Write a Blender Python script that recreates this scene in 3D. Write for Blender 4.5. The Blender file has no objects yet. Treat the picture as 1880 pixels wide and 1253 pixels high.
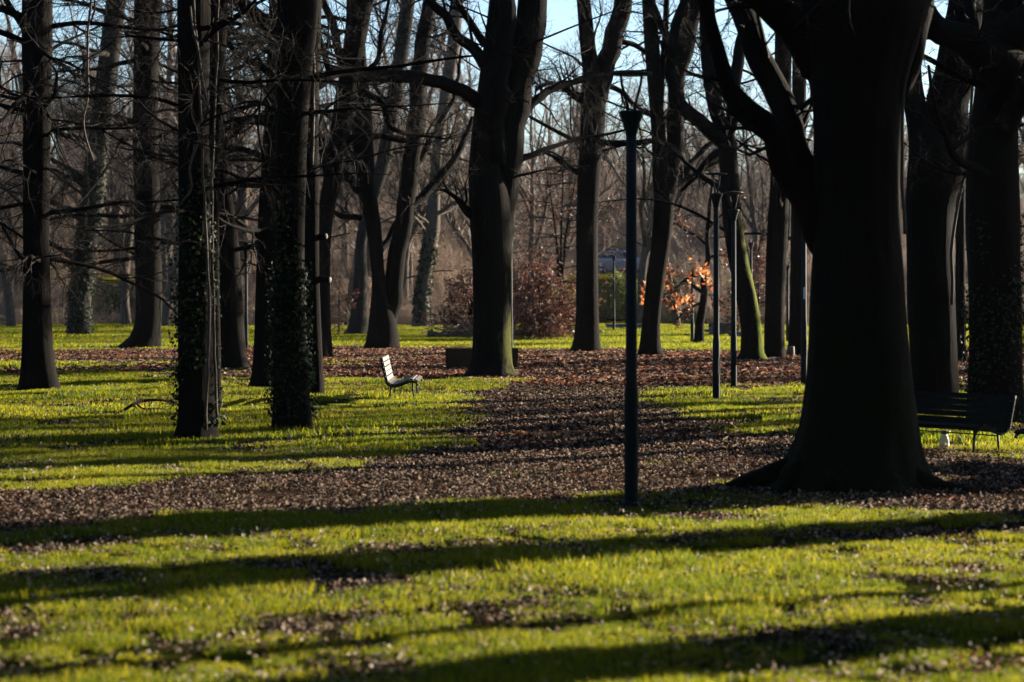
import bpy, math, random
import numpy as np
from mathutils import Vector, noise as mnoise

rng = np.random.default_rng(11)
random.seed(11)
sc = bpy.context.scene

# ------------------------------------------------------------------ camera, sky, sun, exposure
F, CX, HY, HC = 4439.0, 940.0, 535.0, 1.71          # 85 mm lens in photo pixels, horizon row, eye height
cam = bpy.data.cameras.new('camera'); co = bpy.data.objects.new('camera', cam); sc.collection.objects.link(co)
cam.sensor_width = 36.0; cam.lens = 85.0; cam.shift_y = -(626.5 - HY) / 1880.0
cam.clip_start = 0.1; cam.clip_end = 3000
co.location = (0, 0, HC); co.rotation_euler = (math.radians(90), 0, 0)
cam.dof.use_dof = True; cam.dof.focus_distance = 36.0; cam.dof.aperture_fstop = 2.8
sc.camera = co

SUN_AZ, SUN_EL = math.radians(56.5), math.radians(13.5)
world = bpy.data.worlds.new('World'); sc.world = world; world.use_nodes = True
wn = world.node_tree
sky = wn.nodes.new('ShaderNodeTexSky'); sky.sky_type = 'NISHITA'; sky.sun_disc = False
sky.sun_elevation = SUN_EL; sky.sun_rotation = SUN_AZ
sky.air_density = 0.8; sky.dust_density = 0.35; sky.ozone_density = 2.0
bg = wn.nodes['Background']; bg.inputs['Strength'].default_value = 0.05
wn.links.new(sky.outputs[0], bg.inputs['Color'])
sd = Vector((math.sin(SUN_AZ) * math.cos(SUN_EL), math.cos(SUN_AZ) * math.cos(SUN_EL), math.sin(SUN_EL)))
sl = bpy.data.lights.new('sun', 'SUN'); sl.energy = 5.0; sl.angle = math.radians(0.5); sl.color = (1.0, 0.90, 0.74)
so = bpy.data.objects.new('sun', sl); sc.collection.objects.link(so)
so.rotation_euler = sd.to_track_quat('Z', 'Y').to_euler(); so.location = (40, 40, 40)
sc.view_settings.view_transform = 'Standard'; sc.view_settings.look = 'None'
sc.view_settings.exposure = 2.2; sc.view_settings.gamma = 1.0; sc.view_settings.use_curve_mapping = False
sc.render.engine = 'CYCLES'
cy = sc.cycles
cy.max_bounces = 5; cy.diffuse_bounces = 2; cy.glossy_bounces = 2; cy.transmission_bounces = 4; cy.volume_bounces = 0
cy.transparent_max_bounces = 4; cy.sample_clamp_indirect = 4.0

# ------------------------------------------------------------------ helpers
def P(px, py, d):
    """photo pixel + distance -> world point"""
    return np.array([(px - CX) / F * d, d, HC - (py - HY) / F * d])
def G(px, py):
    """photo pixel on flat ground -> (x, y)"""
    d = F * HC / (py - HY)
    return ((px - CX) / F * d, d)
def dist(py): return F * HC / (py - HY)

def mesh_quads(name, V, Q, mat, smooth=True):
    V = np.ascontiguousarray(V, dtype=np.float32); Q = np.ascontiguousarray(Q, dtype=np.int32)
    me = bpy.data.meshes.new(name)
    me.vertices.add(len(V)); me.vertices.foreach_set('co', V.ravel())
    n = len(Q)
    me.loops.add(n * 4); me.loops.foreach_set('vertex_index', Q.ravel())
    me.polygons.add(n)
    me.polygons.foreach_set('loop_start', np.arange(0, n * 4, 4, dtype=np.int32))
    me.polygons.foreach_set('loop_total', np.full(n, 4, dtype=np.int32))
    me.polygons.foreach_set('use_smooth', np.full(n, smooth, dtype=bool))
    if mat: me.materials.append(mat)
    me.update(calc_edges=True)
    return me
class Q:
    """collects quads"""
    def __init__(s): s.v = []; s.q = []; s.n = 0
    def add(s, V, Qd):
        V = np.asarray(V).reshape(-1, 3); s.v.append(V); s.q.append(np.asarray(Qd).reshape(-1, 4) + s.n); s.n += len(V); return s
    def box(s, c, size, rot=None, taper=1.0):
        h = np.array(size) / 2.0
        v = np.array([[-1,-1,-1],[1,-1,-1],[1,1,-1],[-1,1,-1],[-1,-1,1],[1,-1,1],[1,1,1],[-1,1,1]], float) * h
        v[:4, :2] *= taper
        if rot is not None: v = v @ np.asarray(rot).T
        return s.add(v + np.array(c), [[0,3,2,1],[4,5,6,7],[0,1,5,4],[1,2,6,5],[2,3,7,6],[3,0,4,7]])
    def tube(s, pts, r, sides=8, cap=True):
        pts = np.asarray(pts, float); k = len(pts)
        r = np.full(k, r, float) if np.isscalar(r) else np.asarray(r, float)
        if cap:
            pts = np.concatenate([pts[:1], pts, pts[-1:]]); r = np.concatenate([[r[0] * .02], r, [r[-1] * .02]])
        V, Qd = tubes(pts[None], r[None], sides)
        return s.add(V, Qd)
    def mesh(s, name, mat, smooth=True):
        return mesh_quads(name, np.concatenate(s.v), np.concatenate(s.q), mat, smooth)
    def obj(s, name, mat, parent=None, smooth=True):
        return link(name, s.mesh(name, mat, smooth), parent)
def nrm(a): return a / np.maximum(np.linalg.norm(a, axis=-1, keepdims=True), 1e-9)
def tubes(Pn, Rn, s):
    """n polylines (n,k,3), radii (n,k) -> quads"""
    n, k, _ = Pn.shape
    T = nrm(np.gradient(Pn, axis=1) + 1e-9)
    ref = np.where(np.abs(nrm(Pn[:, -1] - Pn[:, 0] + 1e-9)[:, 2:3]) > .8, np.array([[1., 0, 0]]), np.array([[0., 0, 1]]))[:, None, :]
    U = nrm(np.cross(T, np.broadcast_to(ref, T.shape))); W = np.cross(T, U)
    a = np.arange(s) * 2 * np.pi / s
    V = Pn[:, :, None] + Rn[:, :, None, None] * (np.cos(a)[:, None] * U[:, :, None] + np.sin(a)[:, None] * W[:, :, None])
    i = np.arange(n)[:, None, None] * k * s; j = np.arange(k - 1)[None, :, None] * s; m = np.arange(s)[None, None]
    m2 = (m + 1) % s
    b = i + j
    Qd = np.stack([b + m, b + m2, b + s + m2, b + s + m], -1)
    return V.reshape(-1, 3), Qd.reshape(-1, 4)
def link(name, me, parent=None):
    o = bpy.data.objects.new(name, me); sc.collection.objects.link(o)
    if parent is not None: o.parent = parent
    return o
def thing(name, label, cat, loc=(0, 0, 0), group=None, rz=0):
    o = bpy.data.objects.new(name, None); sc.collection.objects.link(o)
    o.empty_display_size = .2
    o.location = loc; o.rotation_euler = (0, 0, rz)
    return tag(o, label, cat, group)
def tag(o, label=None, cat=None, group=None, kind=None):
    if label: o['label'] = label
    if cat: o['category'] = cat
    if group: o['group'] = group
    if kind: o['kind'] = kind
    return o
def catmull(pts, n):
    pts = np.asarray(pts, float)
    if len(pts) == 2: return pts[0] + (pts[1] - pts[0]) * np.linspace(0, 1, n)[:, None]
    seg = np.linalg.norm(np.diff(pts[:, :3], axis=0), axis=1); cum = np.concatenate([[0], np.cumsum(seg)])
    e = np.concatenate([[2 * pts[0] - pts[1]], pts, [2 * pts[-1] - pts[-2]]])
    out = []
    for s in np.linspace(0, cum[-1], n):
        i = min(np.searchsorted(cum, s, side='right') - 1, len(seg) - 1); t = (s - cum[i]) / max(seg[i], 1e-9)
        p0, p1, p2, p3 = e[i], e[i + 1], e[i + 2], e[i + 3]
        out.append(.5 * ((2 * p1) + (-p0 + p2) * t + (2 * p0 - 5 * p1 + 4 * p2 - p3) * t * t + (-p0 + 3 * p1 - 3 * p2 + p3) * t ** 3))
    return np.array(out)

# ------------------------------------------------------------------ materials
def newmat(name):
    m = bpy.data.materials.new(name); m.use_nodes = True
    nt = m.node_tree; b = nt.nodes['Principled BSDF']
    return m, nt, b
def ramp(nt, src, stops):
    r = nt.nodes.new('ShaderNodeValToRGB'); nt.links.new(src, r.inputs[0])
    els = r.color_ramp.elements
    while len(els) < len(stops): els.new(.5)
    for e, (p, c) in zip(els, stops): e.position = p; e.color = (*c, 1)
    return r.outputs[0]
def noise_node(nt, scale, detail=4, vec=None, rough=.6):
    n = nt.nodes.new('ShaderNodeTexNoise'); n.inputs['Scale'].default_value = scale; n.inputs['Detail'].default_value = detail
    n.inputs['Roughness'].default_value = rough
    if vec is not None: nt.links.new(vec, n.inputs['Vector'])
    return n.outputs['Fac']
def mapped(nt, scale):
    g = nt.nodes.new('ShaderNodeNewGeometry'); m = nt.nodes.new('ShaderNodeMapping'); m.inputs['Scale'].default_value = scale
    nt.links.new(g.outputs['Position'], m.inputs['Vector']); return m.outputs[0]
def bump(nt, b, h, strength, d=.02):
    n = nt.nodes.new('ShaderNodeBump'); n.inputs['Strength'].default_value = strength; n.inputs['Distance'].default_value = d
    nt.links.new(h, n.inputs['Height']); nt.links.new(n.outputs[0], b.inputs['Normal'])
def mixc(nt, fac, a, b):
    m = nt.nodes.new('ShaderNodeMix'); m.data_type = 'RGBA'
    if hasattr(fac, 'links'): nt.links.new(fac, m.inputs[0])
    else: m.inputs[0].default_value = fac
    for s, c in ((m.inputs[6], a), (m.inputs[7], b)):
        if hasattr(c, 'links'): nt.links.new(c, s)
        else: s.default_value = (*c, 1)
    return m.outputs[2]
def bark_mat(name, dark, light, moss=None, moss_side=None, moss_low=False):
    m, nt, b = newmat(name)
    v = mapped(nt, (13, 13, 2.2)); h = noise_node(nt, 2.2, 8, v, .7)
    c = ramp(nt, h, [(.38, dark), (.62, light)])
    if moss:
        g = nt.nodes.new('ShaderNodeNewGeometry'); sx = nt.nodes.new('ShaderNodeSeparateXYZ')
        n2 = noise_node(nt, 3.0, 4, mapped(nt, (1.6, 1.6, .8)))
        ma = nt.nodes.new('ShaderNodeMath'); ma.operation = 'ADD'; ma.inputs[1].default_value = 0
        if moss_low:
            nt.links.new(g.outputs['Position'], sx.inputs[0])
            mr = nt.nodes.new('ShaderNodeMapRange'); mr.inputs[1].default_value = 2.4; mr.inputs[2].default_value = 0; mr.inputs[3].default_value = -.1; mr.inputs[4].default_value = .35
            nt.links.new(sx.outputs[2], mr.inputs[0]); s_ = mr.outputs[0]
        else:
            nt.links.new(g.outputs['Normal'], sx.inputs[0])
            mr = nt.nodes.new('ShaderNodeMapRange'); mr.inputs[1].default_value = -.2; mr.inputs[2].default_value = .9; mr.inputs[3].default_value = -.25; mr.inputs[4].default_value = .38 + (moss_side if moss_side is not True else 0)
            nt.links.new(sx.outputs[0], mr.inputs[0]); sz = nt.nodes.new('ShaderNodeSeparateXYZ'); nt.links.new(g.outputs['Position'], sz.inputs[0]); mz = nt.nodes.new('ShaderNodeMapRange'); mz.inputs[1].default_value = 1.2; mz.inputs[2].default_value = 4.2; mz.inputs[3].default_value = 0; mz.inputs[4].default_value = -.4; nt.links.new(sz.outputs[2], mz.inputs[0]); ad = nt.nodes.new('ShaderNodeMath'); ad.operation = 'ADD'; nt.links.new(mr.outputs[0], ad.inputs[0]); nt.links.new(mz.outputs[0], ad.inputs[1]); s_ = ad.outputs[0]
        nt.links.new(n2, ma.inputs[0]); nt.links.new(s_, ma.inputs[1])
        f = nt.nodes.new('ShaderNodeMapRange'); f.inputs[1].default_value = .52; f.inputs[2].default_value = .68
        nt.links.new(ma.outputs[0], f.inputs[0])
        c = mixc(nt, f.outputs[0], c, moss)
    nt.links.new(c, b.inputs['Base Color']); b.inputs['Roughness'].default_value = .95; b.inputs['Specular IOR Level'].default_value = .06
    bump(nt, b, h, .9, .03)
    return m
def leaf_mat(name, cols, trans=.5, rough=.45, spec=.5, scale=9.0, island=False):
    """leaf with back light through it"""
    m, nt, b = newmat(name)
    g = nt.nodes.new('ShaderNodeNewGeometry'); oi = nt.nodes.new('ShaderNodeObjectInfo')
    n = noise_node(nt, scale, 3, g.outputs['Position'])
    if island:
        ma = nt.nodes.new('ShaderNodeMath'); ma.operation = 'MULTIPLY_ADD'; ma.inputs[1].default_value = .75; ma.inputs[2].default_value = -.12
        a2 = nt.nodes.new('ShaderNodeMath'); a2.operation = 'ADD'
        nt.links.new(g.outputs['Random Per Island'], ma.inputs[0]); 
        m3 = nt.nodes.new('ShaderNodeMath'); m3.operation = 'MULTIPLY'; m3.inputs[1].default_value = .5
        nt.links.new(n, m3.inputs[0]); nt.links.new(ma.outputs[0], a2.inputs[0]); nt.links.new(m3.outputs[0], a2.inputs[1]); src = a2.outputs[0]
    else: src = n
    k = len(cols); c = ramp(nt, src, [(.28 + .44 * i / (k - 1), cc) for i, cc in enumerate(cols)])
    nt.links.new(c, b.inputs['Base Color']); b.inputs['Roughness'].default_value = rough; b.inputs['Specular IOR Level'].default_value = spec
    t = nt.nodes.new('ShaderNodeBsdfTranslucent'); nt.links.new(c, t.inputs['Color'])
    mx = nt.nodes.new('ShaderNodeMixShader'); mx.inputs[0].default_value = trans
    nt.links.new(b.outputs[0], mx.inputs[1]); nt.links.new(t.outputs[0], mx.inputs[2])
    nt.links.new(mx.outputs[0], nt.nodes['Material Output'].inputs[0])
    return m
def plain(name, c0, c1, scale, rough=.6, metal=0, bmp=0, spec=.5, vs=(1, 1, 1)):
    m, nt, b = newmat(name)
    h = noise_node(nt, scale, 5, mapped(nt, vs))
    nt.links.new(ramp(nt, h, [(.3, c0), (.7, c1)]), b.inputs['Base Color'])
    b.inputs['Roughness'].default_value = rough; b.inputs['Metallic'].default_value = metal; b.inputs['Specular IOR Level'].default_value = spec
    if bmp: bump(nt, b, h, bmp, .01)
    return m
M = dict(
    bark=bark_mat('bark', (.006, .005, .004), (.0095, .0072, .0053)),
    bark_grey=bark_mat('bark_grey', (.008, .0075, .007), (.04, .036, .03)),
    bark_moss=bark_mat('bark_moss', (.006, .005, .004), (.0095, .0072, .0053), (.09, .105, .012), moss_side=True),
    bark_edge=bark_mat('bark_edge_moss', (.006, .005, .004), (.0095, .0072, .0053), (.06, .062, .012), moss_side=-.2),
    bark_low=bark_mat('bark_low_moss', (.006, .005, .004), (.010, .008, .006), (.007, .010, .003), moss_low=True),
    twig=plain('twig', (.006, .0045, .0035), (.020, .0145, .010), 6, .85, spec=.1),
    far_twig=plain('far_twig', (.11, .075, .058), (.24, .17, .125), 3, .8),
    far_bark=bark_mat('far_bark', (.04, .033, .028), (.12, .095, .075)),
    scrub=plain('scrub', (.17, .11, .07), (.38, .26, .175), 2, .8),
    vine=plain('vine', (.028, .018, .010), (.075, .048, .026), 8, .8, vs=(3, 3, .6)),
    ivy=leaf_mat('ivy_leaf', [(.005, .012, .003), (.011, .023, .006), (.026, .038, .011)], .25, .6, .12, 5, True),
    grass=leaf_mat('grass_blade', [(.05, .075, .004), (.145, .158, .006), (.29, .24, .014)], .75, .5, .18, .9, True),
    grass2=leaf_mat('grass_blade_lush', [(.034, .066, .004), (.105, .135, .006), (.21, .195, .011)], .75, .5, .18, .9, True),
    litter=leaf_mat('dead_leaf', [(.013, .007, .004), (.032, .018, .011), (.065, .038, .024), (.30, .21, .15)], .3, .7, .15, 6, True),  # last, palest tone paints bright glints into the leaf colour
    litter_red=leaf_mat('red_dead_leaf', [(.034, .010, .006), (.085, .027, .015), (.16, .06, .032), (.32, .19, .125)], .4, .7, .15, 6, True),
    litter_pale=leaf_mat('pale_dead_leaf', [(.035, .02, .011), (.08, .05, .028), (.14, .095, .055), (.36, .29, .21)], .35, .6, .2, 6, True),
    oak=leaf_mat('orange_leaf', [(.28, .07, .02), (.5, .16, .045), (.6, .3, .12)], .55, .5, .4, 6, True),
    beech=leaf_mat('russet_leaf', [(.035, .012, .009), (.10, .034, .022), (.20, .085, .05)], .4, .5, .4, 6, True),
    green=leaf_mat('evergreen_leaf', [(.05, .075, .015), (.11, .14, .025), (.20, .21, .05)], .5, .4, .5, 1.2, True),
    lamp=plain('lamp_paint', (.006, .010, .010), (.010, .016, .015), 3, .7, 0, .05, spec=.15),
    disc=plain('lamp_disc', (.012, .016, .018), (.022, .028, .03), 4, .6, 0, spec=.2),
    iron=plain('bench_iron', (.006, .007, .0065), (.012, .013, .012), 12, .6, 0, spec=.2),
    slat=plain('weathered_slat', (.034, .026, .0175), (.066, .052, .037), 5, .6, 0, .3, vs=(12, 1.5, 12)),
    green_slat=plain('dark_green_slat', (.004, .008, .007), (.007, .011, .010), 5, .8, 0, .1, spec=.06),
    stone=plain('stone_block', (.035, .022, .011), (.065, .043, .022), 5, .9, 0, .5, spec=.08),
    stone_far=plain('dark_stone', (.06, .06, .06), (.13, .125, .12), 4, .9, 0, .4, spec=.1),
    wood=plain('cut_wood', (.045, .031, .02), (.09, .065, .043), 6, .8, 0, .2),
    log=bark_mat('log_bark', (.05, .04, .03), (.16, .12, .09)),
)

# ------------------------------------------------------------------ ground
def ground_z(x, y):
    h = 0.03 * np.sin(x * .35 + y * .21) * np.clip((y - 8) / 10, 0, 1) * np.clip((95 - y) / 40, 0, 1)
    r = np.clip((y - 121) / 15.0, 0, 1); r = r * r * (3 - 2 * r)
    return h + 2.55 * r
def lawn_poly(px):  return np.array([G(a, b) for a, b in px])
LAWN_L = lawn_poly([(-1500, 935), (0, 912), (250, 892), (500, 868), (700, 848), (785, 834), (812, 800), (820, 755), (850, 728), (905, 713), (1035, 700), (900, 698), (760, 702), (600, 700), (450, 690), (300, 680), (200, 668), (0, 672), (-1500, 672)])
LAWN_R = lawn_poly([(1222, 738), (1250, 714), (1330, 708), (1480, 704), (1800, 706), (2900, 706), (2900, 850), (1880, 850), (1700, 836), (1560, 822), (1480, 811), (1400, 802), (1330, 786), (1245, 760)])
LAWN_F = lawn_poly([(-2500, 1040), (-400, 1005), (0, 985), (300, 962), (600, 941), (900, 918), (1150, 903), (1380, 905), (1500, 915), (1700, 938), (1900, 960), (3000, 990), (4200, 2200), (-3800, 2200)])
def inpoly(x, y, poly):
    c = np.zeros(len(x), bool); j = len(poly) - 1
    for i in range(len(poly)):
        xi, yi = poly[i]; xj, yj = poly[j]
        c ^= ((yi > y) != (yj > y)) & (x < (xj - xi) * (y - yi) / (yj - yi + 1e-12) + xi)
        j = i
    return c
def vnoise(x, y, s, seed=0):
    r = np.random.default_rng(seed); tab = r.random((64, 64))
    u = x * s; v = y * s; iu = np.floor(u).astype(int); iv = np.floor(v).astype(int); fu = u - iu; fv = v - iv
    fu = fu * fu * (3 - 2 * fu); fv = fv * fv * (3 - 2 * fv)
    g = lambda a, b: tab[a % 64, b % 64]
    return (g(iu, iv) * (1 - fu) + g(iu + 1, iv) * fu) * (1 - fv) + (g(iu, iv + 1) * (1 - fu) + g(iu + 1, iv + 1) * fu) * fv
def lawn_amount(x, y):
    """0 leaf litter .. 1 grass"""
    jx = x + (vnoise(x, y, 1.3, 3) - .5) * .5 + (vnoise(x, y, 4, 4) - .5) * .2
    jy = y + (vnoise(x, y, 1.1, 5) - .5) * (.25 + y * .022) + (vnoise(x, y, 4, 6) - .5) * .3
    fg = inpoly(jx, jy, LAWN_F); l = inpoly(jx, jy, LAWN_L); r = inpoly(jx, jy, LAWN_R)
    far = (jy > dist(641) + (vnoise(x, y, .15, 8) - .5) * 7)
    a = (fg | l | r | far).astype(float)
    # bare leafy spots in the lawns
    spots = vnoise(x, y * .6, 1.5, 9) * .55 + vnoise(x, y, 3.6, 10) * .45
    a = np.where(fg & (spots < .25), .3, a)
    # foreground, leafier towards the big tree
    fade = np.clip((x - 1.0) / 2.2, 0, 1) * np.clip((y - 15.2) / 3.0, 0, 1)
    a = np.where(fg & (vnoise(x, y, 1.6, 12) < fade * .75), .25, a)
    a = np.where(r & (x > 3.6) & (vnoise(x, y, 1.2, 13) < .42), .3, a)
    a = np.where(l & (y > 46) & (vnoise(x, y, .5, 14) < .42), .35, a)
    belt = (~l) & (~r) & (~fg) & (~far) & (y > 44) & (x < -4)
    a = np.where(belt & (vnoise(x, y, .35, 15) > .62), .7, a)
    return a

def lawn_gap(x, y):
    """small worn places in the near lawns"""
    return (vnoise(x, y * .7, 4.2, 24) * .6 + vnoise(x, y, 9, 25) * .4 < .36) & (y < 45)
def make_ground():
    xs = np.concatenate([np.linspace(-400, -60, 18)[:-1], np.linspace(-60, 60, 160), np.linspace(60, 400, 18)[1:]])
    ys = np.concatenate([np.linspace(-200, 4, 18)[:-1], np.linspace(4, 160, 300), np.linspace(160, 900, 24)[1:]])
    X, Y = np.meshgrid(xs, ys); Z = ground_z(X, Y)
    V = np.stack([X, Y, Z], -1).reshape(-1, 3); nx = len(xs)
    i = (np.arange(len(ys) - 1)[:, None] * nx + np.arange(nx - 1)[None]); Qd = np.stack([i, i + 1, i + nx + 1, i + nx], -1).reshape(-1, 4)
    m, nt, b = newmat('ground_soil')
    v = mapped(nt, (1, 1, 1)); n1 = noise_node(nt, 14, 6, v); n2 = noise_node(nt, .5, 3, v)
    at = nt.nodes.new('ShaderNodeAttribute'); at.attribute_name = 'lawn'
    soil = ramp(nt, n1, [(.3, (.016, .010, .007)), (.55, (.038, .024, .016)), (.75, (.07, .046, .03))])
    green = ramp(nt, n1, [(.3, (.012, .015, .003)), (.7, (.034, .038, .006))])
    nt.links.new(mixc(nt, at.outputs['Fac'], soil, green), b.inputs['Base Color']); b.inputs['Roughness'].default_value = 1.0; b.inputs['Specular IOR Level'].default_value = 0
    bump(nt, b, n1, .8, .03)
    me = mesh_quads('ground', V, Qd, m)
    a = me.attributes.new('lawn', 'FLOAT', 'POINT'); a.data.foreach_set('value', lawn_amount(V[:, 0], V[:, 1]).astype(np.float32))
    o = link('ground', me); tag(o, kind='structure')
make_ground()

# ------------------------------------------------------------------ scattering by geometry nodes (grass, litter, woodland)
def scatter(name, label, cat, pts, rot, scl, idx, protos, tilt=None, kind='stuff'):
    col = bpy.data.collections.new(name + '_pieces')
    for k, me in enumerate(protos):
        o = bpy.data.objects.new('%s_piece_%03d' % (name, k), me); col.objects.link(o)
    me = bpy.data.meshes.new(name); me.vertices.add(len(pts)); me.vertices.foreach_set('co', np.asarray(pts, np.float32).ravel())
    r3 = np.zeros((len(pts), 3), np.float32); r3[:, 2] = rot
    if tilt is not None: r3[:, :2] = tilt
    at = me.attributes.new('rot', 'FLOAT_VECTOR', 'POINT'); at.data.foreach_set('vector', r3.ravel())
    at = me.attributes.new('scl', 'FLOAT', 'POINT'); at.data.foreach_set('value', np.asarray(scl, np.float32))
    at = me.attributes.new('idx', 'INT', 'POINT'); at.data.foreach_set('value', np.asarray(idx, np.int32))
    ng = bpy.data.node_groups.new(name, 'GeometryNodeTree')
    ng.interface.new_socket('Geometry', in_out='INPUT', socket_type='NodeSocketGeometry'); ng.interface.new_socket('Geometry', in_out='OUTPUT', socket_type='NodeSocketGeometry')
    N = ng.nodes; gi = N.new('NodeGroupInput'); go = N.new('NodeGroupOutput')
    ci = N.new('GeometryNodeCollectionInfo'); ci.inputs['Collection'].default_value = col; ci.inputs['Separate Children'].default_value = True; ci.inputs['Reset Children'].default_value = True
    ip = N.new('GeometryNodeInstanceOnPoints'); ip.inputs['Pick Instance'].default_value = True
    def attr(nm, t):
        a = N.new('GeometryNodeInputNamedAttribute'); a.data_type = t; a.inputs['Name'].default_value = nm; return a.outputs['Attribute']
    L = ng.links.new
    L(gi.outputs[0], ip.inputs['Points']); L(ci.outputs[0], ip.inputs['Instance']); L(attr('idx', 'INT'), ip.inputs['Instance Index'])
    L(attr('rot', 'FLOAT_VECTOR'), ip.inputs['Rotation']); L(attr('scl', 'FLOAT'), ip.inputs['Scale']); L(ip.outputs[0], go.inputs[0])
    o = link(name, me); md = o.modifiers.new('scatter', 'NODES'); md.node_group = ng
    tag(o, label, cat, None, kind); return o

def grass_patch(size, n, h, w, mat, lean=.35):
    x = (rng.random(n) - .5) * size; y = (rng.random(n) - .5) * size
    hh = h * (.45 + .75 * rng.random(n)); yaw = rng.random(n) * 6.283; ly = rng.random(n) * 6.283; le = lean * hh * (.3 + rng.random(n))
    dx, dy = np.cos(yaw) * w / 2, np.sin(yaw) * w / 2; lx, lyv = np.cos(ly) * le, np.sin(ly) * le
    z0 = np.full(n, -.01)
    V = np.stack([np.stack([x - dx, y - dy, z0], -1), np.stack([x + dx, y + dy, z0], -1),
                  np.stack([x + dx * .85 + lx * .4, y + dy * .85 + lyv * .4, hh * .6], -1), np.stack([x - dx * .85 + lx * .4, y - dy * .85 + lyv * .4, hh * .6], -1),
                  np.stack([x + dx * .2 + lx * 1.25, y + dy * .2 + lyv * 1.25, hh], -1), np.stack([x - dx * .2 + lx * 1.25, y - dy * .2 + lyv * 1.25, hh], -1)], 1)
    b = np.arange(n)[:, None] * 6
    Qd = np.concatenate([b + np.array([[0, 1, 2, 3]]), b + np.array([[3, 2, 4, 5]])], 0)
    return mesh_quads('grass_patch', V.reshape(-1, 3), Qd, mat)
def leaves_mesh(C, size, up, mat, name='leaves', fold=.25, aspect=.62, only=False):
    """folded leaves: centre C (n,3), size (n), up = preferred normal (n,3) noise added by caller"""
    n = len(C); N = nrm(up); r = nrm(rng.normal(size=(n, 3))); A = nrm(np.cross(N, r)); B = np.cross(N, A)
    s = size[:, None]; f = fold * rng.uniform(-.3, 1.4, (n, 1))
    tip = C + A * s * .5 + N * s * f * .3; base = C - A * s * .5 + N * s * f * .2
    l1 = C + B * s * aspect * .5 + N * s * f + A * s * .08; r1 = C - B * s * aspect * .5 + N * s * f + A * s * .08
    V = np.stack([base, l1, tip, r1, C + A * s * .25 + B * s * .02, C - A * s * .22 - B * s * .01], 1)
    b = np.arange(n)[:, None] * 6
    Qd = np.concatenate([b + np.array([[0, 5, 4, 1]]), b + np.array([[1, 4, 2, 2]])[:, [0, 1, 2, 2]]], 0)
    # two quads along the midrib: base-l1-tip-mid and base-mid-tip-r1
    Qd = np.concatenate([b + np.array([[0, 4, 2, 1]]), b + np.array([[0, 3, 2, 4]])], 0)
    if only: return V.reshape(-1, 3), Qd
    return mesh_quads(name, V.reshape(-1, 3), Qd, mat, False)
def litter_patch(size, n, ls, mat, lift=.03, tilt=.55):
    C = np.stack([(rng.random(n) - .5) * size, (rng.random(n) - .5) * size, .008 + rng.random(n) ** 2 * lift], -1)
    up = np.array([[0, 0, 1.]]) + rng.normal(size=(n, 3)) * tilt; up[:, 2] = np.abs(up[:, 2])
    return leaves_mesh(C, ls * rng.uniform(.5, 1.25, n), up, mat, 'litter_patch')
def cone_points(n, d0, d1, margin=1.18, extra=1.0):
    d = np.sqrt(rng.random(n) * (d1 ** 2 - d0 ** 2) + d0 ** 2); hw = d * .2118 * margin + extra
    return (rng.random(n) * 2 - 1) * hw, d
def area(d0, d1, margin=1.18, extra=1.0): return (d1 ** 2 - d0 ** 2) * .2118 * margin + 2 * extra * (d1 - d0)

def scatter_grass():
    zones = [('lawn_grass', 8.5, 26, .30, 420, .046, .0030, .040), ('lawn_grass', 26, 52, .7, 620, .060, .0085, .22), ('lawn_grass', 52, 137, 1.6, 900, .075, .020, 1.1)]
    for zi, (nm, d0, d1, size, nb, h, w, cell) in enumerate(zones):
        pr = [grass_patch(size, nb, h, w, M['grass'] if k % 2 else M['grass2']) for k in range(6)]
        pr += [grass_patch(size, nb // 3, h * .8, w, M['grass']) for k in range(2)]
        n = int(area(d0, d1) / cell); x, y = cone_points(n, d0, d1)
        a = lawn_amount(x, y); lush = vnoise(x, y, .8, 21) * .6 + vnoise(x, y, 2.3, 22) * .4
        gap = lawn_gap(x, y)
        keep = rng.random(n) < np.where(a > .9, np.where(gap, .4, 1.0), np.where(a > .2, a * .7, .012))
        x, y, a, lush = x[keep], y[keep], a[keep], lush[keep]
        idx = np.where(a > .9, rng.integers(0, 6, len(x)), rng.integers(6, 8, len(x)))
        s = (.30 + 1.35 * lush * (.55 + .9 * vnoise(x, y, 5.5, 23))) * np.where(a > .9, 1, .75)
        lab = ['short sunlit grass of the near lawn and path edges', 'short grass of the lawns on both sides of the path', 'bright grass of the far lawn beyond the red leaf belt'][zi]
        scatter(nm, lab, 'grass', np.stack([x, y, ground_z(x, y)], -1), rng.random(len(x)) * 6.283, s, idx, pr)
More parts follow.
